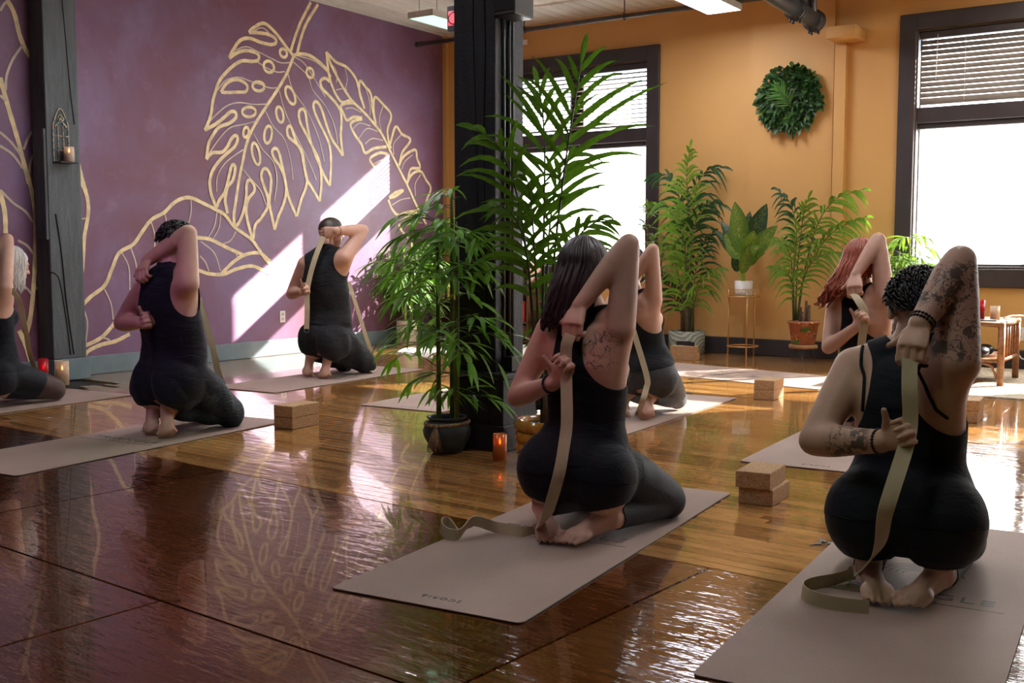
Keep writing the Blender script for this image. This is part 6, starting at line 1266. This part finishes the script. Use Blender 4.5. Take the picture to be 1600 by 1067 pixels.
# ---- areca palms along the ochre wall
def areca(B, label, fr, ll, w, lm, stems, seed, hint=-CF):
    rga = random.Random(seed); r = empty('potted_palm', B, 0, label, 'potted plant'); B = np.array(B)
    for path, n, l_, t0, sag, dark in fr:
        P, lv = frond([gy(x, y, B[1] + d) - B for x, y, d in path], n, l_ * 1.35, w * 1.2, 0.82, sag * 1.7, t0, hint=hint, rgn=rga, vee=0.2)
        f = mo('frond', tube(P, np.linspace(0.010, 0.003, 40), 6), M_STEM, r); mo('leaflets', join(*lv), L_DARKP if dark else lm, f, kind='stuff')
    for (x0, y0, h, rr) in stems: mo('stem_sheath', tube([(x0, y0, 0.15), (x0 * 1.1, y0 * 1.1, h)], [rr, rr * 0.7], 8), M_BARK, r)
    return r
r = areca((-4.62, 9.98, 0), 'tall bushy palm in a patterned grey-green pot left of the brass stand', [
 ([(1075, 520, 0), (1075, 400, 0), (1075, 320, -0.03), (1073, 270, -0.06), (1078, 232, -0.08)], 14, 0.30, 0.55, 0.35, 0),
 ([(1077, 520, 0), (1080, 380, 0.03), (1085, 310, 0.08), (1100, 270, 0.12), (1125, 262, 0.15)], 13, 0.30, 0.5, 0.5, 1),
 ([(1074, 520, 0), (1070, 380, 0.0), (1062, 310, 0.0), (1045, 275, 0.0), (1022, 275, 0.0)], 13, 0.28, 0.5, 0.5, 1),
 ([(1076, 520, 0), (1078, 420, -0.05), (1086, 350, -0.1), (1105, 318, -0.15), (1128, 320, -0.2)], 13, 0.28, 0.45, 0.5, 1),
 ([(1074, 520, 0), (1071, 420, -0.05), (1060, 360, -0.1), (1042, 325, -0.12), (1022, 318, -0.14)], 13, 0.28, 0.45, 0.5, 0),
 ([(1075, 520, 0), (1073, 440, -0.1), (1070, 390, -0.16), (1062, 350, -0.2), (1060, 320, -0.2)], 12, 0.26, 0.4, 0.4, 0),
 ([(1072, 525, 0), (1068, 480, -0.1), (1062, 440, -0.15), (1055, 410, -0.2), (1052, 388, -0.22)], 11, 0.24, 0.3, 0.45, 0),
 ([(1078, 525, 0), (1084, 480, -0.08), (1092, 450, -0.1), (1108, 425, -0.12), (1125, 420, -0.12)], 10, 0.22, 0.35, 0.6, 0),
 ([(1072, 525, 0), (1064, 490, 0.05), (1052, 460, 0.05), (1040, 435, 0.05), (1028, 425, 0.05)], 11, 0.24, 0.35, 0.5, 1),
 ([(1078, 525, 0), (1082, 470, 0.1), (1088, 420, 0.12), (1098, 385, 0.14), (1112, 365, 0.14)], 11, 0.26, 0.4, 0.5, 1)], 0.3, 0.024, L_ARECA, [(0, 0, 0.55, 0.022), (0.05, 0.02, 0.5, 0.02), (-0.045, 0.0, 0.62, 0.024), (0.02, -0.04, 0.45, 0.02)], 3)
g = NG('combed_grey_green_pot'); wv = g.n('ShaderNodeTexWave'); wv.wave_type = 'RINGS'; wv.inputs['Scale'].default_value = 9; wv.inputs['Distortion'].default_value = 6; wv.inputs['Detail Scale'].default_value = 0.8; g.l(g.coord(), wv.inputs['Vector'])
g.set(color=g.ramp(wv.outputs['Fac'], [(0.35, (0.17, 0.20, 0.155)), (0.6, (0.34, 0.36, 0.29))]), rough=0.6, normal=g.bump(wv.outputs['Fac'], 0.4, 0.008))
pot_obj(r, [(0.001, 0), (0.165, 0), (0.178, 0.015), (0.182, 0.22), (0.172, 0.225), (0.168, 0.19)], g.m, 40, (0.17, 0.195))
r = areca((-3.38, 9.84, 0), 'airy palm in a painted terracotta pot on a hairpin-leg stool', [
 ([(1243, 500, 0), (1246, 420, -0.04), (1252, 360, -0.08), (1258, 325, -0.1), (1262, 312, -0.1)], 11, 0.30, 0.45, 0.35, 0),
 ([(1246, 500, 0), (1258, 420, 0), (1278, 350, 0), (1305, 312, 0), (1345, 297, 0)], 13, 0.22, 0.5, 0.5, 0),
 ([(1245, 500, 0), (1255, 440, 0.0), (1275, 395, 0.0), (1305, 360, 0.0), (1350, 340, 0.0)], 13, 0.22, 0.5, 0.5, 0),
 ([(1241, 500, 0), (1240, 430, 0), (1245, 370, 0.05), (1236, 320, 0.08), (1216, 298, 0.1)], 12, 0.24, 0.5, 0.6, 1),
 ([(1240, 500, 0), (1238, 450, -0.04), (1236, 405, -0.08), (1225, 380, -0.1), (1208, 375, -0.12)], 11, 0.22, 0.45, 0.5, 0),
 ([(1241, 500, 0), (1240, 470, -0.1), (1238, 445, -0.15), (1228, 425, -0.2), (1210, 418, -0.25)], 9, 0.2, 0.35, 0.5, 0),
 ([(1246, 500, 0), (1252, 450, -0.1), (1262, 420, -0.1), (1282, 400, -0.1), (1312, 395, -0.1)], 10, 0.2, 0.4, 0.5, 0)], 0.28, 0.022, L_ARECA, [(-0.03, 0, 0.50, 0.02), (0.015, 0.01, 0.56, 0.018), (0.045, 0, 0.52, 0.02), (0.0, -0.03, 0.46, 0.016)], 4)
g = NG('painted_terracotta'); vo = g.n('ShaderNodeTexVoronoi'); vo.inputs['Scale'].default_value = 13; g.l(g.coord(), vo.inputs['Vector'])
c = g.ramp(vo.outputs['Distance'], [(0.12, (0.75, 0.30, 0.05)), (0.2, (0.05, 0.02, 0.015)), (0.28, (0.32, 0.10, 0.045)), (0.8, (0.40, 0.13, 0.06))])
v2 = g.n('ShaderNodeTexVoronoi'); v2.inputs['Scale'].default_value = 60; g.l(g.coord(), v2.inputs['Vector']); c = g.mix(c, (0.8, 0.65, 0.5), g.math('MULTIPLY', g.math('LESS_THAN', v2.outputs['Distance'], 0.28), g.math('GREATER_THAN', g.noise(g.coord(), 9, 1), 0.55)))
c = g.mix(c, (0.05, 0.22, 0.04), g.math('GREATER_THAN', g.noise(g.coord(), 11, 1), 0.64)); g.set(color=c, rough=0.5)
pot_obj(r, [(0.001, 0.156), (0.098, 0.156), (0.105, 0.165), (0.135, 0.345), (0.150, 0.352), (0.150, 0.372), (0.138, 0.374), (0.130, 0.34)], g.m, 36, (0.132, 0.345))
s_ = empty('hairpin_stool', (-3.38, 9.84, 0), 0.3, 'low wood-slice stool on hairpin legs under the painted pot', 'stool')
mo('seat', lathe([(0.001, 0.118), (0.125, 0.118), (0.132, 0.125), (0.130, 0.150), (0.122, 0.155), (0.001, 0.155)], 28), plain('bark_edge_wood', (0.36, 0.19, 0.08), 0.6, 0.3), s_)
for k in range(3):
    a = k * 2.094 + 0.5; c_, d_ = math.cos(a), math.sin(a); ca, sa = math.cos(a + 0.35), math.sin(a + 0.35)
    mo('hairpin_leg', tube(spline([(0.07 * math.cos(a - .45), 0.07 * math.sin(a - .45), 0.118), (0.12 * c_, 0.12 * d_, 0.02), (0.125 * c_, 0.125 * d_, 0.004), (0.12 * c_, 0.12 * d_, 0.02), (0.07 * math.cos(a + .45), 0.07 * math.sin(a + .45), 0.118)], 24), 0.0045, 6), M_CONDUIT, s_)

# ---- dieffenbachia on the brass stand
s_ = empty('plant_stand', (-3.98, 9.86, 0), 0.25, 'tall thin brass wire plant stand before the ochre wall', 'plant stand')
for k in range(3):
    a = k * 2.094 - 1.2; mo('leg', tube([(0.145 * math.cos(a), 0.145 * math.sin(a), 0), (0.145 * math.cos(a), 0.145 * math.sin(a), 0.66)], 0.007, 8), M_BRASS, s_)
def ring(z, rr, t): return tube([(rr * math.cos(a), rr * math.sin(a), z) for a in np.linspace(0, 2 * PI, 41)], t, 6)
mo('ring', ring(0.11, 0.145, 0.007), M_BRASS, s_); mo('basket_rim', join(ring(0.585, 0.152, 0.006), ring(0.655, 0.152, 0.006)), M_BRASS, s_)
mo('basket_wire', join(*[tube(spline([(0.152 * math.cos(a), 0.152 * math.sin(a), 0.655), (0.152 * math.cos(a + .12), 0.152 * math.sin(a + .12), 0.60), (0.152 * math.cos(a + .24), 0.152 * math.sin(a + .24), 0.655)], 10), 0.003, 5) for a in np.linspace(0, 2 * PI, 15)[:-1]]), M_BRASS, s_, kind='stuff')
mo('tray', lathe([(0.001, 0.578), (0.15, 0.578), (0.15, 0.586), (0.001, 0.586)], 28), M_BRASS, s_)
B = np.array([-3.98, 9.86, 0.587]); r = empty('potted_dieffenbachia', B, 0, 'broad variegated leaves in a white pot on the brass stand', 'potted plant')
pot_obj(r, [(0.001, 0), (0.072, 0), (0.080, 0.012), (0.087, 0.145), (0.080, 0.147), (0.076, 0.12)], M_WHITE, 32, (0.079, 0.125))
DL = [((1158, 395), (1148, 315), 0.19, 0, -0.12), ((1166, 400), (1198, 318), 0.19, 1, 0.10), ((1170, 405), (1215, 352), 0.16, 0, 0.0), ((1164, 410), (1186, 385), 0.15, 0, -0.18), ((1168, 400), (1178, 360), 0.16, 0, -0.20), ((1155, 405), (1132, 365), 0.18, 0, -0.16), ((1152, 405), (1118, 360), 0.12, 1, 0.05), ((1155, 400), (1126, 345), 0.12, 1, 0.12), ((1160, 412), (1168, 425), 0.10, 0, -0.22), ((1158, 415), (1152, 412), 0.1, 1, 0.1), ((1166, 415), (1196, 395), 0.10, 0, -0.1), ((1160, 400), (1172, 330), 0.13, 1, 0.14)]
DL[8] = ((1160, 428), (1170, 384), 0.115, 0, -0.2); DL[9] = ((1152, 425), (1145, 396), 0.10, 1, -0.05)
for (b0, tip, w, dk, dy) in DL:
    base_ = np.array([rg.uniform(-.02, .02), rg.uniform(-.02, .02), 0.12]); p1 = gy(*b0, 9.86 + dy * 0.4) - B; p2 = gy(*tip, 9.86 + dy) - B
    l_ = blade(spline([p1, p1 * 0.5 + p2 * 0.5 + np.array([0, 0, 0.02]), p2], 12), w, -CF + np.array([0, 0, 0.4]), 0.3, lambda t: max(0.03, math.sin(PI * min(1, t ** 0.8)) ** 0.75))
    o = mo('leaf', l_, L_DIEFD if dk else L_DIEF, r); at = o.data.attributes.new('across', 'FLOAT', 'POINT'); at.data.foreach_set('value', [1.0 if i % 3 != 1 else 0.0 for i in range(len(l_[0]))])
    mo('petiole', tube(spline([base_, (base_ + p1) / 2 + np.array([0, 0, 0.03]), p1], 10), [0.009 - 0.0004 * i for i in range(10)], 7), M_CANEY, o)

# ---- variegated dracaena on a stool by the left window
B = np.array([-4.98, 9.86, 0.0]); r = empty('potted_dracaena', B, 0, 'variegated spiky dracaena beside the left window frame', 'potted plant')
out = []
for (x, y, d, L) in ((1012, 325, 0, 0.16), (1008, 352, 0.02, 0.16), (1020, 375, -0.04, 0.18), (1030, 400, -0.06, 0.2), (1012, 405, -0.05, 0.18), (1038, 380, 0.0, 0.16), (1022, 430, -0.05, 0.18), (1035, 425, -0.1, 0.18), (1018, 462, -0.05, 0.15)):
    c = gy(x, y, 9.86 + d) - B
    for k in range(22):
        a = rg.uniform(0, 2 * PI); dd = (math.cos(a), math.sin(a), rg.uniform(-0.2, 1.0)); out.append(blade(droop(c + np.array([0, 0, rg.uniform(-.07, .04)]), dd, L * rg.uniform(0.7, 1.1), 0.35, 6), 0.030, (0, 0, 1), 0.3))
    mo('stem', tube(spline([(rg.uniform(-.03, .03), 0, 0.40), (c[0] * 0.6, c[1] * 0.6, (c[2] + 0.4) / 2), c], 10), 0.008, 6), M_BARK, r)
mo('foliage', join(*out), L_DRAC, r, kind='stuff')
pot_obj(r, [(0.001, 0.30), (0.09, 0.30), (0.11, 0.45), (0.10, 0.45), (0.095, 0.42)], M_CREAM, 28, (0.1, 0.425))
s_ = empty('wooden_stool', (-4.98, 9.86, 0), 0, 'small wooden stool under the dracaena pot', 'stool'); mo('seat', lathe([(0.001, 0.27), (0.15, 0.27), (0.15, 0.299), (0.001, 0.299)], 28), M_WALN, s_)
for k in range(4): a = k * PI / 2 + 0.7; mo('leg', tube([(0.11 * math.cos(a), 0.11 * math.sin(a), 0.27), (0.14 * math.cos(a), 0.14 * math.sin(a), 0)], 0.013, 8), M_WALN, s_)

# ---- round plant wreath
c = gy(1232, 153, YY - 0.11); r = empty('plant_wreath', (c[0], YY - 0.05, c[2]), 0, 'round panel of mixed dark green leaves hung on the ochre wall', 'wreath')
mo('backing', lathe([(0.001, 0.0), (0.27, 0.0), (0.27, 0.025), (0.001, 0.025)], 32), M_BLACK, r, rot=(PI / 2, 0, 0))
for k, (m_, n, w, L) in enumerate(((L_WREATH, 420, 0.045, 0.075), (L_DARKP, 200, 0.04, 0.06), (L_ARECA, 40, 0.03, 0.05))):
    out = []
    for i in range(n):
        q = 0.30 * math.sqrt(rg.random()); a = rg.uniform(0, 2 * PI); p = np.array([q * math.cos(a), -0.03 - rg.uniform(0, 0.05) * (1 - (q / 0.32) ** 3), q * math.sin(a)])
        d = np.array([math.cos(a) + rg.uniform(-.8, .8), -rg.uniform(0.1, 1.2), math.sin(a) + rg.uniform(-.8, .8)]); out.append(blade(droop(p, d, L * rg.uniform(0.6, 1.2), 0.3, 5), w * rg.uniform(0.7, 1.2), (rg.uniform(-.6, .6), -1, rg.uniform(-.2, .8)), 0.25))
    mo(('dark_leaves', 'deep_green_leaves', 'light_leaves')[k], join(*out), m_, r, kind='stuff')
P, lv = frond([(0.04, -0.10, -0.10), (0.0, -0.12, -0.02), (-0.06, -0.12, 0.05), (-0.10, -0.12, 0.12)], 12, 0.19, 0.014, 1.0, 0.2, 0.1, hint=(0, -1, 0.2))
f = mo('fern_frond', tube(P, 0.003, 5), M_STEM, r)
for l in lv: mo('leaflet', l, L_WRFERN, f)
